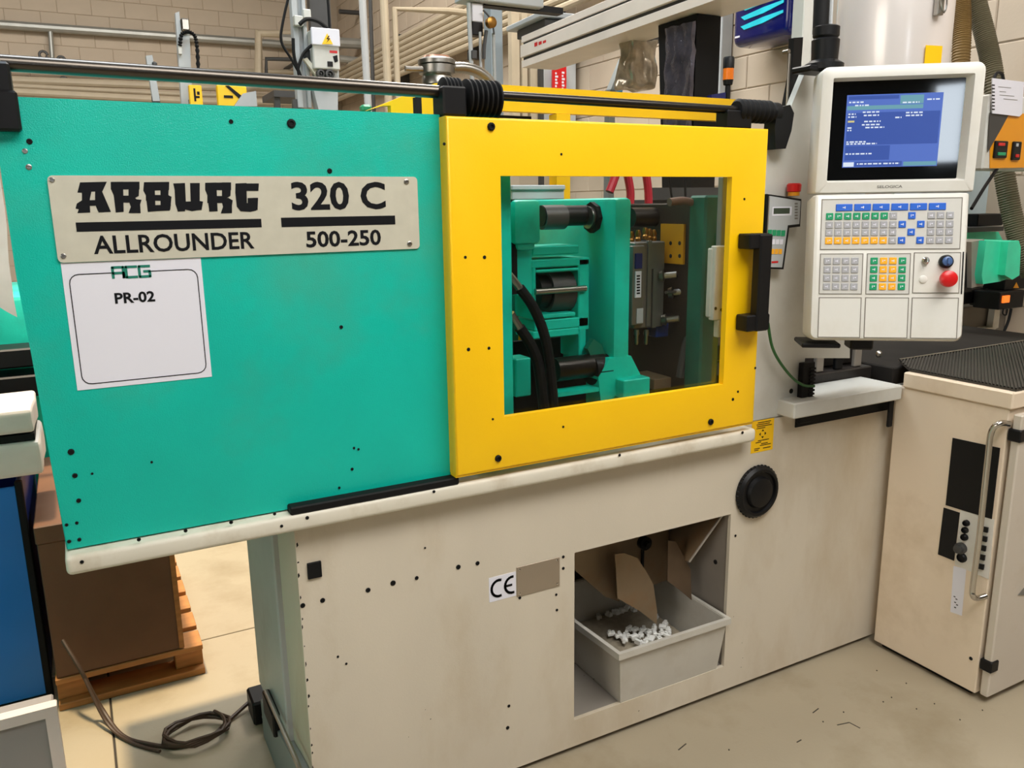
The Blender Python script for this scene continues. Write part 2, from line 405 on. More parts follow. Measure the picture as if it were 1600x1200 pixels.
# foot at the left end
b = B(); b.prism([(0.335, 0.0, 0.0), (0.335, 0.50, 0.0), (0.335, 0.50, 0.12), (0.335, 0.05, 0.20), (0.335, 0.0, 0.20)], (0.024, 0, 0)); b.build('foot', GREYP, mach)
b = B(); b.tube([P(415, 1080, x=0.33), P(440, 1135, x=0.33), P(468, 1200, x=0.33), P(480, 1240, x=0.33)], 0.006); b.build('conduit', STEELB, mach)
B().box(0.325, 0.345, 0.27, 0.40, 0.14, 0.21, 0.004).build('black_clamp', BLACK, mach)
# seam welds / screw dots on the front sheet
for a in ((716, 886, 4), (746, 880, 3.5), (651, 903, 3.2), (614, 911, 4.5), (575, 922, 4), (504, 938, 4), (473, 946, 4), (880, 870, 2.5), (880, 888, 2.5), (812, 934, 2.5), (795, 1103, 2.5), (528, 1026, 2), (541, 1037, 2), (664, 856, 1.6), (1149, 837, 2), (793, 1137, 3), (869, 929, 2), (870, 953, 2)):
    bolt(a[0], a[1], YB, a[2], BLACKM, front, name='screw', h=0.002)
b = B(); b.pbox(481, 879, 503, 904, YB - 0.006, 0.006, 0.001); b.build('square_plug', BLACKM, front)
b = B(); rg = random.Random(5)
for k in range(16):
    z = 0.77 - k * 0.040 + rg.uniform(-.012, .012); w = rg.uniform(.002, .005); h = rg.uniform(.004, .014); x = 0.3605 + rg.uniform(0, .002)
    b.prism([(x, -0.0004, z), (x + w, -0.0004, z + h * .4), (x + w * .6, -0.0004, z + h), (x, -0.0004, z + h * .8)], (0, 0.0003, 0))
for k in range(14):
    x = rg.choice((1.068, 1.075, 1.635, 1.3, 0.6)) + rg.uniform(-.01, .08); z = rg.uniform(.04, .3); w = rg.uniform(.0015, .004)
    b.prism([(x, -0.0004, z), (x + w, -0.0004, z + w * .3), (x + w * .5, -0.0004, z + w)], (0, 0.0003, 0))
tag(b.build('paint_chips', BLACKM, front), kind='stuff')
# big black vent cap
p = P(1181, 767, y=YB); rr = 0.084 * 0.95
b = B(); b.lathe([(rr, 0), (rr, 0.012), (rr * 0.9, 0.02), (rr * 0.80, 0.02), (rr * 0.76, 0.012), (rr * 0.62, 0.012), (rr * 0.55, 0.024), (rr * 0.5, 0.026), (0.004, 0.026)], p, (0, -1, 0), 40)
for k in range(36):
    a = k / 36 * 6.28318
    q = p + Vector((math.cos(a) * rr, -0.006, math.sin(a) * rr)); b.ball(q, 0.0035, (1, 1.6, 1))
b.build('vent_cap', BLACK, front)
# type plate and CE mark
b = B()
a0, a1 = P(806, 915, y=YB), P(874, 893, y=YB)
cx0, cx1 = P(807, 909, y=YB).x, P(874, 893, y=YB).x; cz1 = P(840, 878, y=YB).z; cz0 = P(840, 924, y=YB).z
b.box(cx0, cx1, -0.0025, 0, cz0, cz1, 0.0008)
tp = b.build('type_plate', mat('type_plate_metal', (158, 144, 126), 0.4, metal=0.4, var=0.06), mach)
for x in (cx0 + .008, cx1 - .008):
    for z in (cz0 + .008, cz1 - .008):
        B().lathe([(0.0035, 0), (0.0035, 0.001), (0.002, 0.0018)], (x, -0.0025, z), (0, -1, 0), 8).build('rivet', CHROME, tp)
b = B(); ex0, ex1 = P(764, 920, y=YB).x, cx0 - 0.002; ez1, ez0 = P(785, 898, y=YB).z, P(785, 936, y=YB).z
b.box(ex0, ex1, -0.0008, 0, ez0, ez1); ce = b.build('ce_sticker', PAPER, mach)
b = B(); h = (ez1 - ez0); cz = (ez0 + ez1) / 2; r = h * 0.33
for k, cxx in enumerate((ex0 + (ex1 - ex0) * 0.36, ex0 + (ex1 - ex0) * 0.86)):
    b.ribbon([(cxx + r * math.cos(t) * 0.95, cz + r * math.sin(t)) for t in [math.radians(a) for a in range(75 if k == 0 else 85, 290, 15)]], h * 0.10, -0.0009)
    if k: b.ribbon([(cxx - r * 0.9, cz), (cxx - r * 0.1, cz)], h * 0.09, -0.0009)
b.build('ce_mark', INK, ce)
# inside the parts opening: chutes
b = B(); b.box(OX1 + 0.004, OX1 + 0.012, 0.013, 0.5, 0.1, 0.62); inr = b.build('chute_side', SHEETG, mach)
q = P(1118, 878, x=OX1 + 0.003); B().cyl(q + Vector((0.001, 0, 0)), q - Vector((0.002, 0, 0)), 0.007, 10).build('hole', HOLE, inr)
B().box(0.95, OX1 + 0.1, 0.52, 0.53, 0.1, 0.66).build('chute_back', GREYP, mach)
RUSTD = mat('dark_stained_sheet', (96, 78, 60), 0.5, metal=0.3, var=0.2, scale=6)
def plate(name, pts, y, m, th=0.004):
    B().prism([P(a, c, y=y) for a, c in pts], (0, th, 0)).build(name, m, mach)
plate('chute_flap', [(870, 840), (970, 835), (968, 940), (945, 932), (897, 890), (870, 872)], 0.20, RUST)
plate('chute_flap', [(966, 830), (1045, 820), (1045, 905), (1022, 914), (1000, 890), (966, 868)], 0.24, RUST)
plate('chute_flap', [(961, 866), (975, 864), (996, 872), (1010, 893), (1021, 913), (1027, 956), (1026, 975), (1000, 955), (965, 935)], 0.14, RUST)
plate('chute_flap', [(1044, 845), (1056, 846), (1070, 872), (1079, 890), (1081, 938), (1062, 922), (1043, 908)], 0.10, RUSTD)
B().prism([P(1045, 830, y=0.26), P(1130, 800, y=0.02), P(1076, 878, y=0.07), P(1040, 860, y=0.26)], (0.003, 0.004, -0.003)).build('chute_slope', RUST, mach)
B().tube([P(1128, 806, y=0.02), P(1077, 878, y=0.065)], 0.0035, 6).build('chute_edge', SHEETG, mach)
b = B(); q = P(1010, 850, y=0.22); b.cyl(q, q + Vector((0, 0.02, 0)), 0.022, 14); b.cyl(q + Vector((0, -0.012, -0.002)), q, 0.011, 10)
b.box(q.x - 0.006, q.x + 0.002, q.y + 0.012, q.y + 0.018, q.z - 0.11, q.z); b.build('chute_latch', BLACK, mach)

# --- sill under the guards
b = B(); b.box(-0.075, 1.665, -0.05, 0.80, 0.829, 0.868, 0.010, 3)
sill = b.build('sill', BEIGEW, mach)
for a in ((217, 843, 3), (290, 829, 3), (361, 816, 3), (429, 803, 2.5), (480, 809, 3), (128, 878, 3), (678, 768, 2.5), (968, 711, 2.5), (440, 822, 2.5), (1160, 676, 2.5)):
    bolt(a[0], a[1], -0.0505, a[2], BLACKM, sill, name='screw', h=0.0015)
B().box(0.345, 0.735, -0.048, -0.01, 0.866, 0.884, 0.003).build('seal_strip', BLACKM, mach)

# --- green guard over the closing unit
pts = [(P(a, c, y=YG).x, P(a, c, y=YG).z) for a, c in ((103, 851), (75, 700), (50, 560), (25, 430), (0, 260))]
pts[0] = (pts[0][0], 0.872)
out = pts + [(-0.092, 1.60), (-0.088, 1.672), (-0.07, 1.690), (0.727, 1.690), (0.727, 0.872)]
b = B(); b.prism([(x, YG, z) for x, z in out], (0, 0.82, 0))
es = [e for e in b.bm.edges if abs(e.verts[0].co.y - YG) < 1e-5 and abs(e.verts[1].co.y - YG) < 1e-5 and max(e.verts[0].co.x, e.verts[1].co.x) < 0.7]
bmesh.ops.bevel(b.bm, geom=es, offset=0.006, segments=2, affect='EDGES', profile=0.5)
cover = b.build('closing_unit_guard', TEAL, mach)
for a in ((455, 193, 7), (361, 190, 3.5), (46, 221, 4.5), (515, 267, 4), (533, 511, 3), (111, 706, 5), (117, 743, 4), (123, 782, 3.6), (104, 820, 2.6), (120, 817, 2.6), (108, 846, 3), (124, 843, 3), (553, 700, 2), (560, 702, 2), (550, 733, 2.5), (530, 762, 2), (237, 722, 2), (144, 740, 2)):
    bolt(a[0], a[1], YG, a[2], BLACKM, cover, name='screw', h=0.004 if a[2] > 5 else 0.002)
for a in ((45, 261, 4.5), (39, 236, 4)):
    bolt(a[0], a[1], YG, a[2], STEELB, cover, name='screw', h=0.002)
# --- name plate
YP = YG - 0.004
px0 = (P(72, 340, y=YG).x); 
z1p, z0p = 1.561, 1.410; x0p, x1p = -0.0215, 0.668
b = B(); r = 0.008; poly = []
for cx_, cz_, a0 in ((x1p - r, z1p - r, 0), (x0p + r, z1p - r, 90), (x0p + r, z0p + r, 180), (x1p - r, z0p + r, 270)):
    poly += [(cx_ + r * math.cos(math.radians(a0 + t)), YP, cz_ + r * math.sin(math.radians(a0 + t))) for t in (0, 30, 60, 90)]
b.prism(poly, (0, 0.0039, 0)); npl = b.build('name_plate', PLATE, mach)
for a in ((81, 281), (99, 400), (635, 284), (640, 381)):
    bolt(a[0], a[1], YP, 4.2, STEELB, npl, name='screw', h=0.0022)
LOGO = [
 [(225,100),(330,98),(300,240),(305,335),(205,340),(215,310),(190,305),(200,265),(240,240),(245,180),(205,180)],
 [(300,98),(435,95),(395,165),(467,330),(370,335),(343,272),(343,150),(300,150)],
 [(240,240),(350,238),(350,282),(240,285)], [(225,100),(435,95),(400,170),(235,175)], [(240,160),(312,160),(300,250),(240,250)],
 [(465,96),(562,95),(566,330),(505,335),(488,200),(466,150)], [(465,96),(690,95),(690,155),(466,155)], [(604,95),(690,95),(684,205),(655,222),(604,222)],
 [(500,203),(655,203),(655,258),(500,258)], [(604,240),(655,222),(668,232),(706,236),(695,272),(699,340),(604,340),(622,290)],
 [(725,98),(808,98),(815,325),(755,330),(740,200),(720,165)], [(725,98),(922,96),(920,160),(722,165)], [(853,97),(920,97),(915,200),(940,212),(930,315),(855,320)],
 [(740,198),(918,198),(918,243),(740,243)], [(750,278),(936,275),(926,320),(755,328)],
 [(953,108),(1045,105),(1052,260),(1045,325),(990,328),(970,270),(965,160)], [(1085,105),(1160,105),(1160,245),(1186,250),(1175,315),(1095,322),(1090,250)], [(975,250),(1180,248),(1172,312),(1100,325),(1050,312),(990,328)],
 [(1203,103),(1290,101),(1300,325),(1235,328),(1220,200),(1203,160)], [(1203,103),(1405,100),(1405,160),(1208,160)], [(1334,100),(1405,100),(1400,205),(1372,222),(1334,222)], [(1220,206),(1372,206),(1372,260),(1220,262)], [(1330,240),(1382,220),(1418,240),(1412,280),(1412,340),(1325,342),(1342,290)],
 [(1440,108),(1525,105),(1530,320),(1480,325),(1450,290),(1438,180)], [(1440,108),(1622,108),(1618,166),(1440,166)], [(1450,262),(1612,260),(1600,320),(1555,330),(1480,325)], [(1535,222),(1616,220),(1612,315),(1562,320),(1570,262),(1535,262)]]
b = B()
def onp(a, c, y=YP): q = P(80 + a / 5, 265 + c / 5, y=y); return (q.x, y, q.z)
for k, l in enumerate(LOGO): b.prism([onp(a, c) for a, c in l], (0, -0.0005 - k * 0.00001, 0))
def zs(x, top, bot, y): return P(x, bot, y=y).z, P(x, top, y=y).z
def bar(b, a, t, bt, c, y):
    q0, q1 = P(a, (t + bt) / 2, y=y), P(c, 0, y=y)
for A in (((118, 347), (408, 342.5), (408, 354.5), (121, 363)), ((439, 341), (617, 336), (618, 350), (441, 355.5))):
    xa = P(*A[0], y=YP).x; xb = P(*A[1], y=YP).x
    za = (P(*A[0], y=YP).z + P(*A[1], y=YP).z) / 2; zb = (P(*A[3], y=YP).z + P(*A[2], y=YP).z) / 2
    b.box(xa, xb, YP - 0.0005, YP, zb, za)
def tx(b, s, x0, x1, mid, top, bot, y, w):
    b.text(s, P(x0, mid, y=y).x, P(x1, mid, y=y).x, P((x0 + x1) / 2, bot, y=y).z, P((x0 + x1) / 2, top, y=y).z, y, weight=w)
tx(b, 'ALLROUNDER', 145, 397, 379, 365, 393, YP, 0.018)
tx(b, '320 C', 455, 602, 306, 284, 328, YP, 0.026)
tx(b, '500-250', 478, 595, 372, 360, 385, YP, 0.024)
b.build('lettering', INK, npl)

# --- guide rod, brackets and bellows above the guards
YR = -0.01
b = B(); pa, pb = P(2, 103, y=YR), P(690, 146, y=YR); b.cyl((pa.x, YR, 1.745), (pb.x, YR, 1.737), 0.0135, 18); rod = b.build('guide_rod', STEEL, mach)
b = B(); pc = P(1195, 170, y=YR); b.cyl((pb.x, YR, 1.737), (pc.x, YR, 1.733), 0.0105, 16); b.build('guide_rod', STEELD, mach)
b = B(); b.pbox(-14, 95, 17, 150, YR - 0.03, 0.06, 0.004); b.pbox(-14, 140, 30, 204, YR - 0.035, 0.05, 0.004); br = b.build('rod_bracket', BLACK, mach)
b = B(); b.pbox(693, 134, 730, 181, YR - 0.035, 0.06, 0.004); br = b.build('rod_bracket', BLACK, mach)
def bellow(x0, x1, n, y=YR, z=1.737, r0=0.019, r1=0.0285):
    prof = []
    for i in range(n):
        t = (x1 - x0) / n
        prof += [(r0, i * t), (r1, i * t + t * 0.35), (r1, i * t + t * 0.65), (r0, (i + 1) * t - 0.0006)]
    B().lathe(prof, (x0, y, z), (1, 0, 0), 24).build('bellows', BLACKM, mach)
bellow(P(689, 140, y=YR).x, P(717, 140, y=YR).x, 5, r0=0.026, r1=0.031)
bellow(P(724, 150, y=YR).x, P(777, 150, y=YR).x, 7, r0=0.030, r1=0.040, z=1.727)
bellow(P(1150, 170, y=YR).x, P(1202, 170, y=YR).x, 7, z=1.732, r0=0.024, r1=0.030)
b = B(); b.pbox(1138, 172, 1176, 201, YR - 0.02, 0.05, 0.004); b.build('rod_bracket', BLACK, mach)
b = B(); b.lathe([(0.022, 0), (0.026, 0.004), (0.026, 0.024), (0.02, 0.03)], (P(1203, 175, y=YR).x, YR, 1.732), (1, 0, 0), 18)
q = [P(a, c, y=YR) for a, c in ((1206, 170), (1226, 165), (1232, 178), (1228, 205), (1219, 233), (1203, 234), (1202, 200))]
b.prism([(v.x, YR - 0.02, v.z) for v in q], (0, 0.04, 0)); b.build('rod_bracket', BLACK, mach)
# black carriage strip beneath the bellows
b = B(); b.box(0.76, 0.98, 0.03, 0.06, 1.686, 1.70); b.build('carriage_strip', BLACK, mach)

# --- yellow sliding door
X0, X1 = P(697, 182, y=YD).x, P(1190, 430, y=YD).x; Z0, Z1 = P(716, 745, y=YD).z, P(950, 191, y=YD).z
wx0, wx1 = P(785, 460, y=YD).x, P(1137, 440, y=YD).x; wz1, wz0 = P(960, 275.5, y=YD).z, P(960, 626, y=YD).z
door = thing('sliding_door', None, None, ((X0 + X1) / 2, YD, Z0)); hang(door, mach); door.matrix_basis = Matrix.Translation(((X0 + X1) / 2, YD, Z0))
b = B(); b.frame(X0, X1, Z0, Z1, wx0, wx1, wz0, wz1, YD, YD + 0.018)
es = [e for e in b.bm.edges if all(abs(v.co.y - YD) < 1e-5 for v in e.verts) and (all(abs(v.co.x - X0) < 1e-5 for v in e.verts) or all(abs(v.co.x - X1) < 1e-5 for v in e.verts) or all(abs(v.co.z - Z1) < 1e-5 for v in e.verts) or all(abs(v.co.z - Z0) < 1e-5 for v in e.verts))]
bmesh.ops.bevel(b.bm, geom=es, offset=0.006, segments=3, affect='EDGES', profile=0.5)
b.box(X0 + 0.001, X0 + 0.006, YD + 0.016, YD + 0.055, Z0, Z1); b.box(X1 - 0.006, X1 - 0.001, YD + 0.016, YD + 0.05, Z0, Z1)
b.box(X0, X1, YD + 0.005, YD + 0.035, Z0 - 0.004, Z0 + 0.002)
b.build('door_leaf', YEL, door)
B().box(wx0 - 0.01, wx1 + 0.01, YD + 0.019, YD + 0.024, wz0 - 0.01, wz1 + 0.01).build('window_pane', GLASS, door)
for a in ((767, 198, 6.5), (778, 716, 5.5), (1110, 659, 5)):
    bolt(a[0], a[1], YD, a[2], BLACKM, door, h=0.006)
for a in ((727, 402, 2.5), (757, 402, 3), (732, 546, 3), (764, 544, 2.5), (694, 225, 2.5), (877, 241, 2), (1163, 311, 2), (1153, 612, 2), (1145, 624, 2.5), (880, 667, 2), (1180, 575, 2), (770, 655, 2)):
    bolt(a[0], a[1], YD, a[2], BLACKM, door, h=0.001)
YH = YD - 0.05
b = B(); b.pbox(1186, 366, 1205, 517, YH, 0.03, 0.004)
b.pbox(1172, 365, 1204, 389, YD - 0.0455, 0.045, 0.003); b.pbox(1168, 492, 1203, 517, YD - 0.0455, 0.045, 0.003)
b.build('door_handle', BLACK, door)

# --- grey-white guard right of the door
g = [P(a, c, y=0.0) for a, c in ((1180, 664), (1200, 205), (1226, 196), (1262, 108), (1330, 112), (1330, 560), (1260, 560), (1250, 645))]
g = [(v.x, 0.005, v.z) for v in g]
g[0] = (1.672, 0.005, 0.872); g[1] = (1.672, 0.005, 1.68)
b = B(); b.prism(g, (0, 0.02, 0)); gd = b.build('injection_unit_guard', GREYW, mach)
bolt(1236, 611, 0.005, 4, BLACKM, gd, name='screw', h=0.002); bolt(1231, 208, 0.005, 3, BLACKM, gd, name='screw', h=0.002)
b = B()
# black gap band follows the sill line
b = B(); b.prism([(P(1243, 645, y=0).x, -0.004, 0.83), (2.315, -0.004, 0.83), (2.315, -0.004, 0.872), (P(1243, 645, y=0).x, -0.004, 0.872)], (0, 0.0038, 0)); b.build('shadow_gap_trim', BLACKM, mach)
b = B(); b.box(P(1254, 600, y=-0.02).x, P(1272, 600, y=-0.02).x, -0.02, 0.0, 0.845, 1.03, 0.002)
for k in range(9): b.box(P(1264, 600, y=-0.02).x, P(1272, 600, y=-0.02).x, -0.024, -0.02, 0.92 + k * 0.011, 0.926 + k * 0.011)
b.build('cable_channel', BLACKM, mach)
b = B(); b.box(1.80, 2.275, -0.06, 0.10, 0.878, 0.925, 0.004); b.build('machine_bed_ledge', GREYW, mach)
b = B(); b.box(1.80, 2.33, 0.10, 0.6, 0.90, 0.955, 0.004)
b.box(1.86, 2.33, 0.16, 0.28, 0.955, 1.02, 0.006); b.box(1.86, 2.33, 0.42, 0.54, 0.955, 1.02, 0.006); b.build('machine_bed', MATS['oily_brown_steel'] if 'oily_brown_steel' in MATS else mat('oily_bed_steel', (44, 40, 38), 0.45, metal=0.3, var=0.3, scale=9), mach)
for k in range(5):
    B().box(1.90 + k * 0.09, 1.935 + k * 0.09, 0.115, 0.13, 0.955, 1.02, 0.003).build('bed_rib', BLACK if k % 2 else SHEETG, mach)
for k, q in enumerate(((1275, 562, 0.13), (1312, 556, 0.13), (1372, 553, 0.10))):
    v = P(q[0], q[1], y=q[2]); B().lathe([(0.012, 0), (0.012, 0.006), (0.006, 0.012)], v, (0, -1, 0), 10).build('bed_bolt', STEELB, mach)
# sticker below the guard edge
sy = 0.0
sx0, sx1 = P(1174, 680, y=sy).x, P(1208, 680, y=sy).x; sz0, sz1 = P(1191, 705, y=sy).z, P(1191, 656, y=sy).z
b = B(); b.box(sx0, sx1, sy - 0.001, sy, sz0, sz1); st = b.build('warning_sticker', YEL, mach)
b = B(); hz = sz1 - sz0; wd = sx1 - sx0
for f0, a, c in ((0.93, .25, .85), (0.87, .2, .8), (0.81, .22, .9), (0.75, .2, .6), (0.36, .3, .8), (0.31, .2, .45), (0.25, .45, .75), (0.20, .4, .9), (0.12, .15, .4), (0.07, .15, .35), (0.10, .55, .9)):
    b.box(sx0 + wd * a, sx0 + wd * c, sy - 0.0014, sy - 0.001, sz0 + hz * f0 - 0.0012, sz0 + hz * f0 + 0.0012)
mx_, mz_ = (sx0 + sx1) / 2, sz0 + hz * 0.56
for dx, dz in ((0, 1), (1, 0), (0, -1), (-1, 0)):
    q = Vector((mx_ + dx * 0.008, 0, mz_ + dz * 0.008))
    b.prism([(q.x + dx * 0.006, sy - 0.001, q.z + dz * 0.006), (q.x + dz * 0.005, sy - 0.001, q.z - dx * 0.005), (q.x - dz * 0.005, sy - 0.001, q.z + dx * 0.005)], (0, -0.0004, 0))
b.build('sticker_print', INK, st)
# --- rear yellow guard
YRG = 0.80
rx0, rx1 = 0.93, 2.27; rz1 = 1.872; rz0 = 1.80
q = [P(a, c, y=YRG) for a, c in ((575, 172), (680, 130), (740, 128), (1140, 160), (1132, 194), (600, 172))]
b = B(); b.prism([(q[0].x, YRG, q[0].z), (q[1].x, YRG, q[1].z), (1.25, YRG, 1.885), (2.37, YRG, 1.885), (2.37, YRG, 1.803), (q[5].x, YRG, 1.803)], (0, 0.03, 0))
b.box(0.92, 1.25, YRG, YRG + 0.03, 1.0, 1.803); b.box(1.25, 1.55, YRG, YRG + 0.03, 1.0, 1.56); b.box(1.505, 1.56, YRG - 0.02, YRG + 0.03, 1.0, 1.80)
b.build('rear_guard', YEL, mach)
b = B(); b.box(1.56, 2.37, YRG + 0.01, YRG + 0.03, 0.87, 1.50); b.build('rear_guard_panel', YELD, mach)
b = B(); b.box(2.30, 2.36, YRG - 0.03, YRG + 0.03, 0.87, 1.80); b.build('rear_post', GREYD, mach)
# post stub seen left of the bellows
b = B(); b.pbox(650, 152, 659, 178, 0.3, 0.02); b.build('latch_pin', BLACK, mach)

# --- inside the mould area
clamp = thing('closing_unit', None, None, (1.1, 0.4, 0.9)); hang(clamp, mach); clamp.matrix_basis = Matrix.Translation((1.1, 0.4, 0.9))
b = B(); b.box(0.79, P(801, 450, y=0.02).x, 0.02, 0.75, 0.86, 1.66, 0.004); b.build('inner_wall', TEALD, clamp)
b = B(); b.box(0.8, 2.3, 0.06, 0.79, 0.86, 0.885); b.build('drip_tray', GREYD, clamp)
yp = 0.10
# moving platen
x0, x1 = P(960, 450, y=yp).x, P(986, 450, y=yp).x; z1 = P(972, 309, y=yp).z; z0 = P(972, 600, y=yp).z
b = B(); b.box(x0, x1, yp, 0.60, z0, z1, 0.012, 2); b.build('moving_platen', TEALD, clamp)
b = B(); q = [P(a, c, y=yp - 0.002) for a, c in ((952, 560), (986, 556), (1004, 592), (978, 598), (960, 620), (940, 640), (935, 590))]
b.prism(q, (0, 0.05, 0)); b.pbox(975, 592, 1016, 622, yp - 0.04, 0.08, 0.003)
b.pbox(940, 600, 980, 640, yp + 0.01, 0.08, 0.003); b.build('platen_foot', TEALD, clamp)
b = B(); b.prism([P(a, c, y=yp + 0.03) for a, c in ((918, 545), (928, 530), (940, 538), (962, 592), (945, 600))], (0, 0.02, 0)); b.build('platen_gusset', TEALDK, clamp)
# upper left cylinder head block and frame of the clamping unit
b = B(); b.pbox(804, 312, 846, 382, 0.12, 0.16, 0.012, 2); b.pbox(808, 372, 838, 392, 0.13, 0.14, 0.012, 2); b.build('cylinder_head', TEALD, clamp)
yf = 0.16
b = B()
for a in ((806, 388, 832, 462), (832, 384, 905, 398), (830, 404, 922, 417), (904, 404, 921, 516), (836, 498, 920, 514), (833, 515, 905, 527), (832, 417, 838, 500), (905, 514, 916, 560), (838, 420, 905, 425), (840, 490, 900, 497)):
    b.pbox(*a, yf, 0.10, 0.003)
b.build('toggle_frame', TEALD, clamp)
b = B(); b.pbox(836, 416, 906, 500, 0.30, 0.02); b.pbox(804, 528, 926, 650, 0.36, 0.02); b.pbox(800, 312, 808, 460, 0.14, 0.1); b.build('recess_shade_plates', BLACKM, clamp)  # black plates standing for the deep shade behind the toggle frame
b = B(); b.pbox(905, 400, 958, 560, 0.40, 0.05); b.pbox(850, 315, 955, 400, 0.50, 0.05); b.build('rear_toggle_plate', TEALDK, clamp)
def rodx(a, b_, c, rp, y, m, name, seg=18, bb=None):
    p, q = P(a, c, y=y), P(b_, c, y=y); r = rp * (p - CO).dot(CF) / F
    (bb or B()).cyl((p.x, y, p.z), (q.x, y, p.z), r, seg).build(name, m, clamp)
rodx(834, 906, 456, 27, yf + 0.06, BLACK, 'ejector_cylinder')
rodx(850, 885, 456, 33, yf + 0.06, GREYD, 'ejector_flange')
rodx(836, 915, 456, 5, yf - 0.005, STEELB, 'ejector_rod')
rodx(845, 950, 338, 16, 0.22, BLACK, 'tie_bar'); rodx(846, 880, 340, 19, 0.22, GREYD, 'tie_bar_sleeve')
rodx(922, 946, 340, 24, 0.20, BLACKM, 'tie_bar_nut', 8); rodx(918, 924, 340, 17, 0.20, STEELB, 'tie_bar_washer')
rodx(866, 940, 578, 19, 0.14, STEELD, 'tie_bar'); rodx(922, 945, 578, 24, 0.14, BLACK, 'tie_bar_nut', 20)
rodx(985, 1070, 340, 15, 0.30, STEELD, 'tie_bar')
b = B(); b.pbox(870, 610, 938, 616, 0.10, 0.05); b.pbox(806, 560, 830, 620, 0.14, 0.06, 0.003); b.build('guide_ledge', TEALD, clamp)
b = B(); b.pbox(800, 296, 882, 312, 0.55, 0.1, 0.003); b.pbox(800, 289, 884, 297, 0.54, 0.12, 0.003); b.build('grease_box', GREYL, clamp)
for pts, r in (([(796, 430), (812, 450), (832, 478), (848, 515), (858, 560), (866, 640)], 8.5), ([(798, 490), (812, 512), (830, 540), (842, 575), (850, 640)], 9)):
    y = 0.05
    q = [P(a, c, y=y) for a, c in pts]; rr_ = r * (q[0] - CO).dot(CF) / F
    B().tube(q[1:] , rr_, 10).build('hydraulic_hose', BLACKM, clamp)
    B().tube([q[0], q[0].lerp(q[1], 0.6), q[1].lerp(q[2], 0.9)], rr_ * 0.75, 10).build('hose_fitting', STEELB, clamp)
# mould
ym = 0.20
b = B(); b.pbox(991, 378, 1038, 512, ym, 0.28, 0.003); b.pbox(988, 384, 1006, 508, ym - 0.012, 0.02, 0.002)
b.pbox(1012, 376, 1018, 510, ym - 0.006, 0.01, 0.001); b.pbox(1020, 420, 1026, 512, ym - 0.008, 0.01); b.build('mould', TOOL, clamp)
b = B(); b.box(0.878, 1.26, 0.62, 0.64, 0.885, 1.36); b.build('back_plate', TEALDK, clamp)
b = B(); b.box(0.80, 2.28, 0.055, 0.79, 0.885, 0.888); b.build('oily_floor', mat('oily_floor_sheet', (40, 36, 32), 0.4, var=0.3, scale=8), clamp)
b = B(); b.pbox(993, 396, 1004, 420, ym - 0.016, 0.006, 0.001); b.build('mould_strap', BLUED, clamp)
b = B(); b.pbox(993, 424, 1002, 465, ym - 0.016, 0.004); ml = b.build('mould_tag', PAPER, clamp)
b = B()
for k in range(7): b.pbox(995, 430 + k * 4.5, 1000, 432.5 + k * 4.5, ym - 0.0166, 0.0006)
b.build('mould_tag_print', INK, clamp)
b = B(); b.pbox(995, 482, 1005, 505, ym - 0.014, 0.004); b.build('mould_plate', GREYL, clamp)
for a in ((986, 366), (997, 364), (1008, 360), (1014, 362), (1021, 363)):
    q = P(a[0], a[1] + 14, y=ym + 0.05); B().lathe([(0.008, 0), (0.010, 0.01), (0.007, 0.014), (0.009, 0.022), (0.006, 0.034)], q, (0, 0, 1), 10).build('brass_fitting', BRASS, clamp)
for a in ((995, 515), (1010, 515)):
    q = P(*a, y=ym); B().lathe([(0.007, 0), (0.009, 0.012), (0.006, 0.02), (0.007, 0.04), (0.004, 0.045)], q, (0, 0, -1), 10).build('pipe_fitting', STEELB, clamp)
b = B(); b.pbox(1026, 494, 1066, 526, 0.22, 0.05, 0.004); b.build('blue_block', mat('mould_blue', (30, 60, 140), 0.45), clamp)
b = B(); b.pbox(1064, 408, 1078, 440, 0.17, 0.04, 0.004); b.build('blue_block', MATS['mould_blue'], clamp)
for a in ((1030, 432), (1034, 500), (1044, 458)):
    q = P(*a, y=0.20); B().lathe([(0.014, 0), (0.018, 0.012), (0.01, 0.016), (0.01, 0.05), (0.006, 0.052)], q, (0.6, -0.6, 0.1), 10).build('nozzle_clamp', STEELB, clamp)
rodx(1040, 1090, 457, 2.5, 0.18, STEELB, 'clamp_rod', 8)
# fixed platen and the tie bar bend
xf_ = P(1098, 450, y=0.06).x; ztop = P(1110, 305, y=0.06).z
b = B(); b.box(xf_, P(1128, 450, y=0.06).x, 0.06, 0.13, 0.87, ztop, 0.006); b.build('fixed_platen', TEALDK, clamp)
b = B(); b.box(xf_ + 0.012, xf_ + 0.08, 0.13, 0.62, 0.87, ztop - 0.02, 0.004); b.build('platen_side_plate', mat('oily_brown_steel', (58, 48, 42), 0.5, metal=0.4, var=0.3, scale=9), clamp)
b = B(); b.tube([P(a, c, y=0.12) for a, c in ((1046, 316), (1070, 314), (1090, 322), (1099, 345), (1100, 400), (1096, 470))], 0.011, 12); b.build('bent_guard_pipe', mat('brown_conduit', (110, 84, 72), 0.5), clamp)
b = B(); b.tube([P(a, c, y=0.14) for a, c in ((1102, 440), (1090, 480), (1078, 520), (1070, 545), (1062, 590))], 0.012, 10); b.build('hydraulic_hose', GREYD, clamp)
b = B(); b.box(xf_ + 0.004, xf_ + 0.0115, P(1066, 380, x=xf_).y, P(1030, 380, x=xf_).y, P(1048, 412, x=xf_).z, P(1048, 350, x=xf_).z); hp_ = b.build('drilled_plate', YELD, clamp)
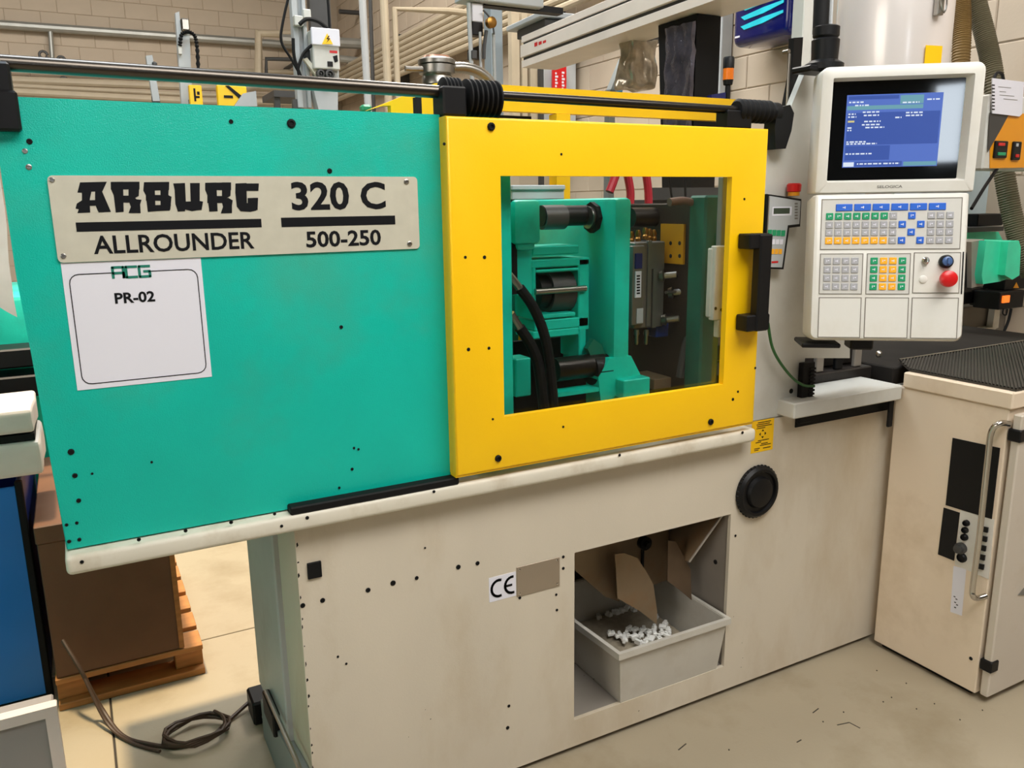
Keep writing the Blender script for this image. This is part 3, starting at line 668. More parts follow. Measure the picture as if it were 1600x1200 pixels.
for a in ((1054, 380), (1068, 380), (1054, 400), (1068, 400), (1040, 382), (1040, 402)):
    q = P(a[0] - 6, a[1], x=xf_ + 0.004); B().cyl(q, q - Vector((0.001, 0, 0)), 0.006, 8).build('hole', HOLE, clamp)
b = B(); b.pbox(1116, 384, 1134, 500, -0.01, 0.02, 0.003); b.pbox(1111, 388, 1118, 496, 0.0, 0.02, 0.003); b.pbox(1122, 500, 1134, 527, -0.012, 0.02, 0.003); sg = b.build('light_curtain_rail', BEIGEW, clamp)
for a in ((1133, 392), (1118, 482), (1127, 484)): bolt(a[0], a[1], -0.0105, 2.6, BLACKM, clamp, name='screw', h=0.002)
b = B(); b.pbox(1128, 276, 1141, 384, 0.0, 0.02, 0.002); b.build('guide_profile', GREYP, clamp)
b = B(); b.pbox(1022, 590, 1066, 606, 0.20, 0.12, 0.002); b.build('chute_lip', RUST, clamp)
for pts in ([(952, 300), (958, 285), (966, 262)], [(983, 330), (985, 300), (978, 262)], [(1013, 340), (1013, 300), (1008, 262)]):
    q = [P(a, c, y=0.45) for a, c in pts]; B().tube(q, 0.013, 10).build('red_hose', REDD, clamp)
b = B(); b.pbox(1020, 293, 1128, 312, 0.66, 0.04); b.pbox(975, 312, 1090, 352, 0.68, 0.03); b.build('rear_beam', GREYD, clamp)
for pts in ([(1045, 262), (1050, 310), (1062, 350)], [(1070, 262), (1072, 320), (1080, 350)]):
    B().tube([P(a, c, y=0.5) for a, c in pts], 0.004, 6).build('black_cable', BLACKM, clamp)

# ------------------------------------------------------------------ sheet of paper on the guard
YS = YG - 0.0012
sx0, sx1, sz0, sz1 = -0.018, 0.2185, 1.176, 1.409
b = B(); b.box(sx0, sx1, YS, YG - 0.0002, sz0, sz1); sh = b.build('paper_sign', PAPER)
tag(sh, 'white paper sheet with rounded border taped on the green guard beneath the name plate', 'sign')
b = B(); y = YS
fx0, fx1, fz0, fz1 = sx0 + 0.010, sx1 - 0.009, sz0 + 0.010, 1.388; r = 0.016
def arc(cx, cz, a0): return [(cx + r * math.cos(math.radians(a0 + t)), cz + r * math.sin(math.radians(a0 + t))) for t in (0, 22, 45, 67, 90)]
ax0, ax1 = P(176, 424, y=y).x, P(234, 424, y=y).x
line = [(ax0 - .003, fz1)] + arc(fx0 + r, fz1 - r, 90) + arc(fx0 + r, fz0 + r, 180) + arc(fx1 - r, fz0 + r, 270) + arc(fx1 - r, fz1 - r, 0) + [(ax1 + .003, fz1)]
b.ribbon(line, 0.0016, y); tx(b, 'PR-02', 179, 242, 464, 456, 473, y, 0.028); b.build('print', INK, sh)
b = B(); lw = (ax1 - ax0) / 3 - 0.003; hh = 0.019; zb = P(205, 433, y=y).z
for k, seq in enumerate(([(0, 0), (0, 1), (1, 1), (1, 0), (1, .45), (0, .45)], [(1, 1), (0, 1), (0, 0), (1, 0)], [(1, 1), (0, 1), (0, 0), (1, 0), (1, .5), (.45, .5)])):
    o = ax0 + k * (lw + 0.0045)
    b.ribbon([(o + u * lw, zb + v * hh) for u, v in seq], 0.0046, y)
b.build('green_lettering', GREENI, sh)

# ------------------------------------------------------------------ control panel on its swivel arm
OP = Vector((1.88121758, -0.25334086, 1.51887531))
cp = thing('operator_terminal', 'beige swivelling operator panel with tilted keypad, dark screen and red stop button', 'control panel', OP)
XM = Matrix.Translation(OP) @ Matrix.Rotation(math.radians(-37), 4, 'Z')
XK = XM @ Matrix.Translation((0, 0, -0.004)) @ Matrix.Rotation(math.radians(-8), 4, 'X')
# monitor housing: rounded outline with a recessed screen opening
def rrect(x0, x1, z0, z1, r, n=5, rt=None, rb=None):
    o = []
    for q_, (cx_, cz_, a0) in enumerate(((x1, z1, 0), (x0, z1, 90), (x0, z0, 180), (x1, z0, 270))):
        r = (rt, rt, rb, rb)[q_]; cx_ += r * (-1, 1, 1, -1)[q_]; cz_ += r * (-1, -1, 1, 1)[q_]
        o += [(cx_ + r * math.cos(math.radians(a0 + 90 * k / n)), cz_ + r * math.sin(math.radians(a0 + 90 * k / n))) for k in range(n + 1)]
    return o
def ring(b, A, yA, Bp, yB):
    n = len(A); a = [b.bm.verts.new((x, yA, z)) for x, z in A]; c = [b.bm.verts.new((x, yB, z)) for x, z in Bp]
    for i in range(n): b.bm.faces.new((a[i], a[(i + 1) % n], c[(i + 1) % n], c[i]))
b = B()
mo = (-0.186, 0.204, -0.004, 0.311)
layers = [((-0.170, 0.190, 0.012, 0.298, 0.02), 0.12), ((-0.186, 0.204, -0.002, 0.311, 0.02), 0.10), ((-0.186, 0.205, -0.002, 0.312, 0.02), 0.012), ((-0.183, 0.202, -0.001, 0.309, 0.018), 0.003), ((-0.178, 0.197, 0.001, 0.304, 0.016), 0.0), ((-0.157, 0.178, 0.026, 0.284, 0.004), 0.0), ((-0.152, 0.165, 0.032, 0.277, 0.003), 0.026)]
prev = None
for (x0, x1, z0, z1, r), y in layers:
    o = rrect(x0, x1, z0, z1, r, 5, r, min(r, 0.005))
    if prev: ring(b, prev[0], prev[1], o, y)
    else:
        b.bm.faces.new([b.bm.verts.new((x, y, z)) for x, z in o])
    prev = (o, y)
bmesh.ops.remove_doubles(b.bm, verts=b.bm.verts[:], dist=1e-5)
b.build('monitor_housing', PANELW, cp, XM, sharp=40)
b = B(); b.box(-0.156, 0.168, 0.024, 0.03, 0.029, 0.281); scr = b.build('screen', SGLASS, cp, XM)
yS = 0.0235
b = B(); b.box(-0.116, 0.116, yS, 0.024, 0.064, 0.244); b.build('screen_picture', SCRB, scr, XM)
b = B(); b.box(-0.112, 0.010, yS - .0003, yS, 0.232, 0.241); b.box(-0.112, 0.112, yS - .0003, yS, 0.120, 0.200); b.box(-0.086, 0.030, yS - .0003, yS, 0.066, 0.078); b.box(-0.112, -0.002, yS - .0003, yS, 0.082, 0.118); b.build('screen_fields', SCRD, scr, XM)
b = B(); b.box(-0.114, 0.07, yS - .0004, yS, 0.207, 0.217); b.box(0.034, 0.114, yS - .0004, yS, 0.066, 0.076); b.box(0.014, 0.07, yS - .0005, yS, 0.219, 0.240); b.build('screen_bars', SCRT, scr, XM)
b = B(); rng = random.Random(3)
def dash(x0, x1, z, h=0.0035):
    x = x0
    while x < x1:
        w = rng.uniform(0.003, 0.011); b.box(x, min(x1, x + w), yS - .0008, yS - .0003, z - h / 2, z + h / 2); x += w + 0.003
for x0, x1, z in ((-0.11, -0.075, 0.226), (-0.095, -0.06, 0.218), (-0.11, -0.092, 0.197), (-0.075, -0.035, 0.201), (-0.11, -0.09, 0.190), (-0.072, -0.035, 0.193), (-0.07, -0.03, 0.178), (-0.075, -0.03, 0.170), (-0.066, -0.02, 0.163), (-0.11, -0.1, 0.163), (-0.11, -0.1, 0.157), (-0.11, -0.06, 0.128), (-0.11, -0.035, 0.123), (0.005, 0.02, 0.186), (0.03, 0.07, 0.197), (0.03, 0.07, 0.190), (0.02, 0.06, 0.222), (0.078, 0.108, 0.228), (-0.11, -0.044, 0.098), (-0.08, -0.02, 0.0725), (-0.015, 0.025, 0.0725)):
    dash(x0, x1, z)
b.box(-0.114, -0.088, yS - .0008, yS - .0003, 0.066, 0.077)
b.build('screen_writing', SCRW, scr, XM)
b = B(); b.box(-0.110, -0.094, yS - .0008, yS - .0003, 0.1765, 0.181); b.build('screen_highlight', SCRY, scr, XM)
b = B(); b.text('SELOGICA', -0.032, 0.030, 0.0100, 0.0170, -0.0002, 0.0003, 0.02); b.build('lettering', INKG, cp, XM)
# keypad housing
b = B(); prev = None
for (x0, x1, z0, z1, r), y in [((-0.170, 0.180, -0.360, -0.004, 0.015), 0.10), ((-0.187, 0.195, -0.376, -0.002, 0.02), 0.085), ((-0.188, 0.196, -0.380, -0.001, 0.02), 0.012), ((-0.182, 0.190, -0.375, -0.001, 0.016), 0.001), ((-0.178, 0.186, -0.371, -0.002, 0.014), 0.0)]:
    o = rrect(x0, x1, z0, z1, r, 5, min(r, 0.005), r)
    if prev: ring(b, prev[0], prev[1], o, y)
    else: b.bm.faces.new([b.bm.verts.new((x, y, z)) for x, z in o])
    prev = (o, y)
b.bm.faces.new([b.bm.verts.new((x, 0.0, z)) for x, z in prev[0]])
bmesh.ops.remove_doubles(b.bm, verts=b.bm.verts[:], dist=1e-5)
b.build('keypad_housing', PANELW, cp, XK, sharp=40)
FR = mat('panel_groove', (120, 114, 104), 0.6, var=0)
def field(name, x0, x1, z0, z1, m):
    b = B(); b.frame(x0 - 0.002, x1 + 0.002, z0 - 0.002, z1 + 0.002, x0, x1, z0, z1, -0.0012, 0.001); b.build('field_border', FR, cp, XK)
    b = B(); b.box(x0, x1, -0.0008, 0.001, z0, z1); return b.build(name, m, cp, XK)
kp = field('keypad', -0.165, 0.175, -0.141, -0.014, PADG)
kp1 = field('keypad', -0.164, -0.060, -0.257, -0.155, PADG)
kp2 = field('keypad', -0.047, 0.057, -0.257, -0.155, PADG)
sw = field('switch_plate', 0.068, 0.178, -0.254, -0.153, PANELW)
for x0, x1 in ((-0.163, -0.060), (-0.047, 0.057), (0.068, 0.178)): field('blank_plate', x0, x1, -0.371, -0.269, PANELW)
KP = {}
def key(x, z, m, par, w=0.0091, h=0.0088):
    k = (m.name, w)
    if k not in KP:
        KP[k] = B().box(-w, w, -0.0032, -0.0008, -h, h, 0.0012).build('key', m, par, XK); o = KP[k]
    else:
        o = KP[k].copy(); COL.objects.link(o)
    o.matrix_basis = XK @ Matrix.Translation(Vector((x, -0.002, z))); hang(o, par)
leg = {}
def legend(par, x, z):
    bb = leg.setdefault(par.name, (B(), par))[0]
    rg = random.Random(int(x * 9999 + z * 777777)); t = rg.random()
    if t < .5: bb.box(x - .004, x + .003, -0.0036, -0.0031, z - .0012, z + .001); bb.box(x + .001, x + .003, -0.0036, -0.0031, z - .003, z + .003)
    else: bb.box(x - .003, x - .0015, -0.0036, -0.0031, z - .003, z + .003); bb.box(x + .0005, x + .004, -0.0036, -0.0031, z, z + .0025)
cx0, dx = -0.146, 0.0225
rows = [-0.057, -0.079, -0.099, -0.120]
for k in range(6):
    x = -0.1105 + k * 0.0455
    key(x, -0.0345, KBLUE, kp, 0.0207, 0.009); legend(kp, x, -0.0345)
LAY = ['GGGGGGGW.B.WWW', 'WWWWWWWWB.BWWW', 'WWWWWWWW.B.WWW', 'OOOOOOOWB.BWWW']
MM = {'G': KGREEN, 'W': KGREY, 'B': KBLUE, 'O': KORANGE}
for j, l in enumerate(LAY):
    for i, c in enumerate(l):
        if c != '.':
            x = cx0 + i * dx + (0.002 if i > 10 else 0); key(x, rows[j], MM[c], kp); legend(kp, x, rows[j])
for j in range(4):
    for i in range(4):
        z = -0.1725 - j * 0.0222
        key(-0.147 + i * 0.0228, z, KGREY, kp1); legend(kp1, -0.147 + i * 0.0228, z)
        key(-0.031 + i * 0.0232, z, (KGREEN, KORANGE, KORANGE, KGREEN)[i], kp2); legend(kp2, -0.031 + i * 0.0232, z)
for bb, par in leg.values(): bb.build('key_legend', PAPER, par, XK)['kind'] = 'stuff'
b = B(); b.lathe([(0.013, -0.001), (0.013, 0.008), (0.011, 0.012), (0.020, 0.018), (0.0215, 0.026), (0.020, 0.033), (0.013, 0.037), (0.004, 0.038)], (0.144, 0, -0.220), (0, -1, 0), 24); b.build('stop_button', RED, sw, XK)
b = B(); b.lathe([(0.017, -0.001), (0.017, 0.010), (0.013, 0.013)], (0.143, 0, -0.175), (0, -1, 0), 24); b.build('knob_collar', BLACK, sw, XK)
b = B(); b.lathe([(0.012, 0.012), (0.012, 0.018), (0.009, 0.020)], (0.143, 0, -0.175), (0, -1, 0), 16); b.box(0.1405, 0.1455, -0.026, -0.018, -0.183, -0.167, 0.001); b.build('selector_knob', mat('slate_blue', (70, 100, 150), 0.35), sw, XK)
b = B(); b.lathe([(0.009, -0.001), (0.009, 0.007), (0.006, 0.010)], (0.094, 0, -0.172), (0, -1, 0), 16); b.box(0.092, 0.096, -0.022, -0.008, -0.178, -0.166, 0.001); b.build('key_switch', CHROME, sw, XK)
b = B(); b.lathe([(0.010, -0.001), (0.010, 0.003), (0.008, 0.004)], (0.091, 0, -0.220), (0, -1, 0), 20); b.build('button', PANELW, sw, XK)
b = B(); b.box(0.184, 0.187, -0.0012, 0.0, -0.258, -0.150); b.build('slot', HOLE, cp, XK)
# bracket, stay and cable gland carrying the panel
b = B(); b.box(-0.20, -0.10, -0.035, 0.08, -0.405, -0.393, 0.003); b.box(-0.06, 0.0, 0.03, 0.10, -0.42, -0.385, 0.004); b.build('bracket', BLACK, cp, XM)
q = PW(1289, 82, 2.16)
b = B(); b.lathe([(0.05, -0.045), (0.05, -0.03), (0.034, -0.02), (0.036, 0.03), (0.03, 0.035), (0.034, 0.04), (0.034, 0.062), (0.026, 0.066)], q, (0, 0, 1), 20)
b.box(q.x - 0.07, q.x + 0.03, q.y - 0.02, q.y + 0.05, q.z - 0.052, q.z - 0.036, 0.004); b.build('cable_gland', BLACK, cp)
q2 = q + Vector((0.0, 0.02, 0.0))
b = B(); b.cyl(q2 + Vector((0, 0, 0.05)), q2 + Vector((0.035, 0.05, 0.75)), 0.02, 14); b.build('cable_sleeve', BLACKM, cp)
b = B(); b.cyl(q2 + Vector((0.022, -0.012, 0.06)), q2 + Vector((0.05, 0.03, 0.75)), 0.006, 8); b.build('cable', GREYL, cp)

# ------------------------------------------------------------------ hand-held controller hung on the grey guard
hy = -0.03
hp = [P(a, c, y=hy) for a, c in ((1203, 306), (1251, 314), (1249, 350), (1231, 352), (1222, 418), (1197, 417))]
hh_ = thing('handheld_controller', 'small grey L-shaped handheld controller with red stop button, hung beside the door handle', 'remote control', (hp[5].x, hy, hp[5].z))
b = B(); b.prism([(v.x, hy + 0.004, v.z) for v in [P(a, c, y=hy) for a, c in ((1200, 303), (1254, 311), (1252, 354), (1235, 356), (1226, 421), (1193, 420))]], (0, 0.026, 0)); b.build('case', BLACK, hh_)
b = B(); b.prism([(v.x, hy, v.z) for v in hp], (0, 0.006, 0)); b.build('front_plate', GREYL, hh_)
def hb(name, a, m, t=0.0012, y=hy): return B().pbox(*a, y - t, t).build(name, m, hh_)
hb('display_frame', (1207, 323, 1237, 337), PAPER, 0.0008); hb('display', (1209, 325, 1234, 334), LCD, 0.0014)
for i in range(4): hb('green_key', (1200 + i * 7, 359 + i * 0.3, 1206 + i * 7, 368 + i * 0.3), KGREEN)
for i in range(3): hb('white_key', (1206 + i * 6.3, 374, 1211 + i * 6.3, 382), PAPER)
for i in range(3): hb('yellow_key', (1205 + i * 6, 389, 1210 + i * 6, 397), KORANGE)
hb('red_mark', (1206, 408, 1216, 411), RED, 0.0008)
b = B()
for k in range(6): b.pbox(1242, 317 + k * 4.6, 1246.5, 319.5 + k * 4.6, hy - 0.0006, 0.0006)
b.build('print', INKG, hh_)
q = P(1240, 306, y=hy + 0.012); b = B(); b.lathe([(0.016, 0), (0.016, 0.010)], q, (0, 0, 1), 18); b.build('button_collar', ORPAN, hh_)
b = B(); b.lathe([(0.014, 0.009), (0.019, 0.012), (0.020, 0.030), (0.016, 0.034)], q, (0, 0, 1), 20); b.build('stop_button', RED, hh_)
gc = B(); gc.tube([P(a, c, y=-0.03) for a, c in ((1200, 505), (1206, 540), (1218, 565), (1238, 590), (1256, 602), (1272, 603))], 0.0042, 8)
tag(gc.build('green_cable', GREENW), 'thin green cable drooping from the door handle to the black cable channel', 'cable')

# ------------------------------------------------------------------ control cabinet at the right
cab = thing('control_cabinet', 'tall cream steel control cabinet with chrome handle, standing at the right end of the machine', 'cabinet', (2.6, -0.23, 0))
XC = 2.285
b = B(); b.box(XC, 3.3, -0.392, -0.03, 0.018, 0.915, 0.003); b.build('body', CREAM, cab)
b = B(); b.box(XC - 0.006, 3.31, -0.402, -0.055, 0.917, 0.966, 0.004); b.build('top', CREAM, cab)
b = B(); b.box(XC + 0.02, 3.28, -0.37, -0.05, 0.0, 0.02); b.build('plinth', BLACKM, cab)
b = B(); b.box(XC + 0.004, 3.3, -0.428, -0.402, 0.022, 0.905, 0.004); dr = b.build('door', mat('cabinet_door_paint', (206, 196, 182), 0.45, var=0.04, scale=3, dirt=(170, 150, 122), dirt_amt=0.5), cab)
for z in (0.845, 0.125): B().box(XC - 0.003, XC + 0.035, -0.433, -0.396, z - 0.018, z + 0.018, 0.003).build('hinge', BLACK, cab)
b = B(); b.prism([P(1590, 930, y=-0.429), P(1600, 918, y=-0.429), P(1610, 930, y=-0.429)], (0, -0.001, 0)); b.build('door_mark', INKG, dr)
def quad_on(name, pts, m, par, t=0.002, x=XC):
    b = B(); b.prism([P(a, c, x=x) for a, c in pts], (-t, 0, 0)); return b.build(name, m, par)
quad_on('vent_cover', ((1489, 684), (1563, 700), (1550, 811), (1478, 789)), BLACK, cab)
quad_on('blank_cover', ((1475, 793), (1500, 801), (1491, 876), (1466, 866)), BLACK, cab)
cpn = quad_on('connector_plate', ((1501, 797), (1554, 812), (1545, 905), (1492, 882)), PANELW, cab, 0.0015)
for a, r in (((1511, 817), 5), ((1509, 828), 5), ((1508, 839), 5.5), ((1504, 871), 7.5)):
    q = P(*a, x=XC - 0.0015); rr_ = r * (q - CO).dot(CF) / F
    B().lathe([(rr_, 0), (rr_, 0.008), (rr_ * .8, 0.012), (rr_ * .75, 0.006)], q, (-1, 0, 0), 16).build('round_socket', BLACK, cpn)
q = P(1503, 856, x=XC - 0.0015); B().lathe([(0.017, 0), (0.018, 0.012), (0.013, 0.014), (0.013, 0.024), (0.009, 0.025)], q, (-1, 0, 0), 14).build('socket_cap', GREYD, cpn)
for k in range(5):
    c = 826 + k * 14.5; a = 1539 - k * 1.6
    quad_on('flat_socket', ((a - 6, c - 5), (a + 6, c - 2), (a + 5, c + 6), (a - 7, c + 3)), BLACK, cpn, 0.006, XC - 0.0012)
ns = quad_on('note_strip', ((1490, 884), (1510, 889), (1503, 962), (1485, 956)), PAPER, cab, 0.0006)
b = B()
for k, (a, c) in enumerate(((1491, 932), (1494, 936), (1492, 941), (1495, 945), (1492, 949))):
    v = P(a, c, x=XC - 0.0007); b.box(v.x - .0004, v.x, v.y - 0.004, v.y + 0.002, v.z - 0.0015, v.z + 0.0015)
b.build('handwriting', INK, ns)
XH = XC - 0.05
pts = [P(1577, 662, x=XC - 0.002), P(1562, 662, x=XH + .01), P(1549, 675, x=XH), P(1543, 720, x=XH), P(1530, 840, x=XH), P(1520, 915, x=XH), P(1520, 930, x=XH), P(1526, 935, x=XH + .02), P(1541, 931, x=XC - .002)]
b = B(); b.tube(pts, 0.0085, 12); b.build('grab_handle', CHROME, cab)
q = P(1517, 1029, x=XC); B().lathe([(0.006, 0), (0.004, 0.003)], q, (-1, 0, 0), 10).build('screw', BLACKM, cab)
B().box(2.262, 2.284, -0.03, -0.02, 0.78, 0.87, 0.003).build('catch', BLACK, cab)
# ribbed rubber mat on the cabinet and the table behind it
tb = B(); tb.box(2.345, 3.4, 0.03, 0.62, 0.90, 0.958, 0.004); tbo = tag(tb.build('side_table', mat('blackened_steel', (38, 35, 32), 0.8, var=0.2, scale=8, spec=0.2)), 'dark steel side table behind the cream control cabinet', 'table')
rm = thing('ribbed_mat', 'dark ribbed rubber mat lying over the top of the cream cabinet', 'mat', (2.8, -0.2, 0.966))
b = B(); b.prism([(2.30, -0.395, 0.967), (3.25, -0.395, 0.967), (3.25, 0.05, 0.967), (2.40, 0.05, 0.967), (2.30, -0.06, 0.967)], (0, 0, 0.006)); b.build('mat_sheet', MATRIB, rm)
b = B(); d = Vector((0.84, 0.54, 0)); n = Vector((-0.54, 0.84, 0))
for k in range(-70, 71):
    o = Vector((2.75, -0.18, 0.973)) + n * k * 0.009
    b.prism([o - d * 0.9 - n * .0022, o + d * 0.9 - n * .0022, o + d * 0.9 + n * .0022, o - d * 0.9 + n * .0022], (0, 0, 0.004))
for co, no in (((2.30, 0, 0), (-1, 0, 0)), ((0, -0.395, 0), (0, -1, 0)), ((0, 0.05, 0), (0, 1, 0)), ((3.25, 0, 0), (1, 0, 0)), ((2.30, -0.06, 0), (-0.11, 0.10, 0))):
    bmesh.ops.bisect_plane(b.bm, geom=b.bm.verts[:] + b.bm.edges[:] + b.bm.faces[:], plane_co=co, plane_no=no, clear_outer=True)
tag(b.build('ribs', MATRIB, rm), kind='stuff')
b = B(); b.tube([(2.40, 0.052, 0.976), (3.25, 0.052, 0.976)], 0.004, 6, smooth=False); b.build('mat_edge', STEELB, rm)

# ------------------------------------------------------------------ catch tub and moulded parts
tub = thing('catch_tub', 'grey plastic catch tub with a thick rim, standing in the opening of the machine base', 'tub', (1.42, 0.15, 0.098))
bx0, bx1, bz0, bz1 = 1.232, 1.612, 0.0985, 0.276
tyf, tyb = -0.004, 0.40
rxo = 0.013
top = [(bx0 - rxo, tyf - 0.018), (bx1 + 0.002, tyf - 0.018), (bx1 + 0.002, tyb + .01), (bx0 - rxo - 0.02, tyb + .01)]
bot = [(bx0 + .01, tyf + 0.006), (bx1 - 0.010, tyf + 0.006), (bx1 - 0.012, tyb - .015), (bx0 + 0.012, tyb - .015)]
def shrink(q, d):
    c = Vector((sum(x for x, _ in q) / 4, sum(y for _, y in q) / 4)); return [(x + (d if x < c.x else -d), y + (d if y < c.y else -d)) for x, y in q]
b = B()
def loop(q, z): return [b.bm.verts.new((x, y, z)) for x, y in q]
loops = [loop(bot, bz0), loop(top, bz1), loop(shrink(top, 0.006), bz1), loop(shrink(bot, 0.006), bz0 + 0.006)]
for l0, l1 in zip(loops, loops[1:]):
    for i in range(4): b.bm.faces.new((l0[i], l0[(i + 1) % 4], l1[(i + 1) % 4], l1[i]))
b.bm.faces.new(loops[0]); b.bm.faces.new(loops[-1])
b.build('tub_body', TUB, tub)
b = B(); o2 = shrink(top, -0.008); i2 = shrink(top, 0.004)
ls = [loop(i2, bz1 - .016), loop(o2, bz1 - .016), loop(o2, bz1 + .003), loop(i2, bz1 + .003)]
for l0, l1 in zip(ls, ls[1:] + ls[:1]):
    for i in range(4): b.bm.faces.new((l0[i], l0[(i + 1) % 4], l1[(i + 1) % 4], l1[i]))
b.build('tub_rim', TUB, tub)
def moulded():
    b = B(); b.box(-.012, .012, -.008, .008, 0, .010, .0015); b.cyl((-.005, 0, .009), (-.005, 0, .017), .0055, 8); b.cyl((.006, 0, .009), (.006, 0, .014), .004, 8)
    return b.build('moulded_part', WPART)
proto = moulded(); base = proto.matrix_basis.translation.copy()
spots = [(940, 938), (928, 945), (956, 937), (952, 952), (961, 957), (972, 958), (986, 951), (990, 955), (1004, 950), (1009, 953), (1021, 963), (1026, 966), (1040, 978), (1035, 984), (1022, 984), (1014, 990), (1004, 986), (992, 988), (984, 986), (980, 994), (991, 999), (1002, 996), (1012, 1000), (1024, 994), (1034, 991), (1045, 988), (1008, 1006), (998, 1006), (966, 995), (973, 999), (955, 992), (1018, 1003), (1043, 994), (977, 1003), (930, 962), (1030, 999)]
for k, a in enumerate(spots):
    z = 0.165 if a[1] > 970 else 0.15
    q = P(*a, z=z); q.y = min(max(q.y, 0.03), 0.36); q.x = min(max(q.x, 1.27), 1.575)
    o = proto if k == 0 else proto.copy()
    if k: COL.objects.link(o)
    rot = Matrix.Rotation(random.uniform(0, 6.28), 4, 'Z') @ Matrix.Rotation(random.choice((0, 0, 1.57, 3.1)) , 4, 'X') @ Matrix.Rotation(random.uniform(-.3, .3), 4, 'Y')
    o.matrix_basis = Matrix.Translation((q.x, q.y, z + 0.008)) @ rot
    tag(o, 'small white moulded plastic piece lying in the grey catch tub', 'plastic part', 'moulded pieces in the catch tub')
SPRUE = mat('grey_granulate', (150, 140, 122), 0.7, var=0.15, scale=60, bump=0.6, bscale=120)
b = B(); b.box(1.25, 1.592, 0.012, 0.375, 0.107, 0.150); b.rumple(0.006, 14, 5)
tag(b.build('tub_filling', SPRUE), 'grey loose scrap filling the bottom of the catch tub', 'scrap', kind='stuff')

# ------------------------------------------------------------------ left: blue container, bags, crate, box on pallet, cable
bc = thing('blue_container', 'bright blue plastic container with its shaded side coloured dark blue at the left edge, under white film bundles', 'container', (-0.6, 1.4, 0))
b = B(); b.box(-1.15, -0.212, 1.02, 1.035, 0.02, 0.705, 0.004); b.build('front_wall', BLUE, bc)
b = B(); b.box(-0.227, -0.212, 1.036, 1.75, 0.02, 0.705, 0.003); b.box(-1.15, -1.135, 1.036, 1.75, 0.02, 0.705, 0.003); b.box(-1.135, -0.227, 1.735, 1.75, 0.02, 0.705); b.box(-1.135, -0.227, 1.036, 1.735, 0.02, 0.035); b.build('side_walls', BLUED, bc)  # darker blue puts the shade of these faces into the colour
b = B(); b.box(-0.225, -0.205, 1.012, 1.04, 0.0, 0.72, 0.003); b.build('corner_post', BLACKM, bc)
fz = [P(30, a, y=1.0).z for a in (746, 692, 680, 640)]
b = B(); b.box(-1.2, -0.145, 0.99, 1.28, fz[0], fz[1], 0.012, 2); b.rumple(0.007, 9, 4)
tag(b.build('film_bundle', BAG), 'crumpled white film bundle lying directly on the blue container', 'film bundle')
b = B(); b.box(-1.2, -0.15, 0.99, 1.28, fz[2] + 0.004, fz[3], 0.010, 2); b.rumple(0.005, 9, 4)
tag(b.build('film_bundle', PAPERP), 'pale pinkish film bundle on top of the stack, below the black beams', 'film bundle')
b = B(); b.box(-1.2, -0.155, 1.0, 1.27, fz[1] + 0.003, fz[2]); b.rumple(0.002, 6, 3)  # black sheet drawn as the shade in the gap between the bundles
tag(b.build('gap_shade_sheet', BLACKM), 'black sheet standing for the shaded gap between the two pale film bundles', 'filler')
lm = thing('green_machine', 'neighbouring green machine with black beams, glimpsed at the left edge behind the green guard', 'machine', (-0.8, 2.0, 0))
b = B(); b.box(-1.8, -0.14, 1.78, 2.5, 0.0, 1.20, 0.02, 2); b.rumple(0.0, 1, 1); b.box(-2.6, -1.22, -0.3, 1.6, 0.0, 1.5, 0.01); b.build('body', TEALD, lm)  # the wide left box is unseen, added to keep side light off the floor
b = B(); b.box(-1.8, -0.125, 1.62, 1.77, P(30, 575, y=1.62).z, P(30, 545, y=1.62).z, 0.006); b.build('beam', BLACK, lm)
b = B(); b.box(-1.8, -0.12, 1.60, 1.77, P(30, 622, y=1.60).z, P(30, 588, y=1.60).z, 0.006); b.build('beam', BLACK, lm)
b = B(); b.prism([P(a, c, y=1.5) for a, c in ((-120, 250), (-2, 262), (12, 380), (27, 494), (0, 478), (-120, 470))], (0, 0.012, 0)); b.rumple(0.008, 8, 3)
tag(b.build('hanging_sheet', PAPERP), 'creased pale sheet hanging at the left edge above the green neighbouring machine', 'sheet')
cr = thing('grey_crate', 'shallow grey plastic crate with pale rim standing on its side in the bottom left corner', 'crate', (-0.5, 0.5, 0))
fy = P(105, 1200, z=0).y - 0.16
cxr = P(88, 1100, y=fy).x; czt = P(60, 1110, y=fy).z
b = B(); b.box(cxr - 0.6, cxr - 0.01, fy + 0.012, fy + 0.09, 0.0, czt - 0.012, 0.004); b.build('crate_body', TUBG, cr)
b = B(); b.frame(cxr - 0.62, cxr, 0.0, czt, cxr - 0.59, cxr - 0.028, 0.03, czt - 0.028, fy, fy + 0.022)
b.box(cxr - 0.62, cxr, fy + 0.02, fy + 0.035, czt - 0.022, czt, 0.003); b.build('crate_rim', TUBR, cr)
# brown box on a pallet
pal = thing('pallet', 'wooden pallet on the sunlit floor behind the machine, carrying a brown board box', 'pallet', (-0.05, 1.3, 0))
pxr, pxl, pyf = 0.235, -0.19, 0.93
for k in range(3): B().box(pxl, pxr, pyf + k * 0.34, pyf + 0.10 + k * 0.34, 0.0, 0.022, 0.002).build('bottom_board', WOOD, pal)
for k in range(3):
    for x in ((pxl, pxr - 0.085) if k == 0 else (pxl, (pxl + pxr) / 2 - .05, pxr - 0.085)): B().box(x, x + 0.085, pyf + k * 0.34 + 0.03, pyf + 0.10 + k * 0.34, 0.022, 0.088, 0.002).build('block', WOOD, pal)
for k in range(6): B().box(pxl, pxr, pyf + k * 0.145, pyf + 0.11 + k * 0.145, 0.088, 0.106, 0.002).build('top_board', WOOD, pal)
bo = thing('board_box', 'brown board box standing on the wooden pallet under the machine', 'box', (0, 1.3, 0.128))
by = 0.935; bxr = P(280, 950, y=by).x
b = B(); b.box(-0.185, bxr, by, 1.70, 0.107, 0.545, 0.003); b.build('body', BROWN, bo)
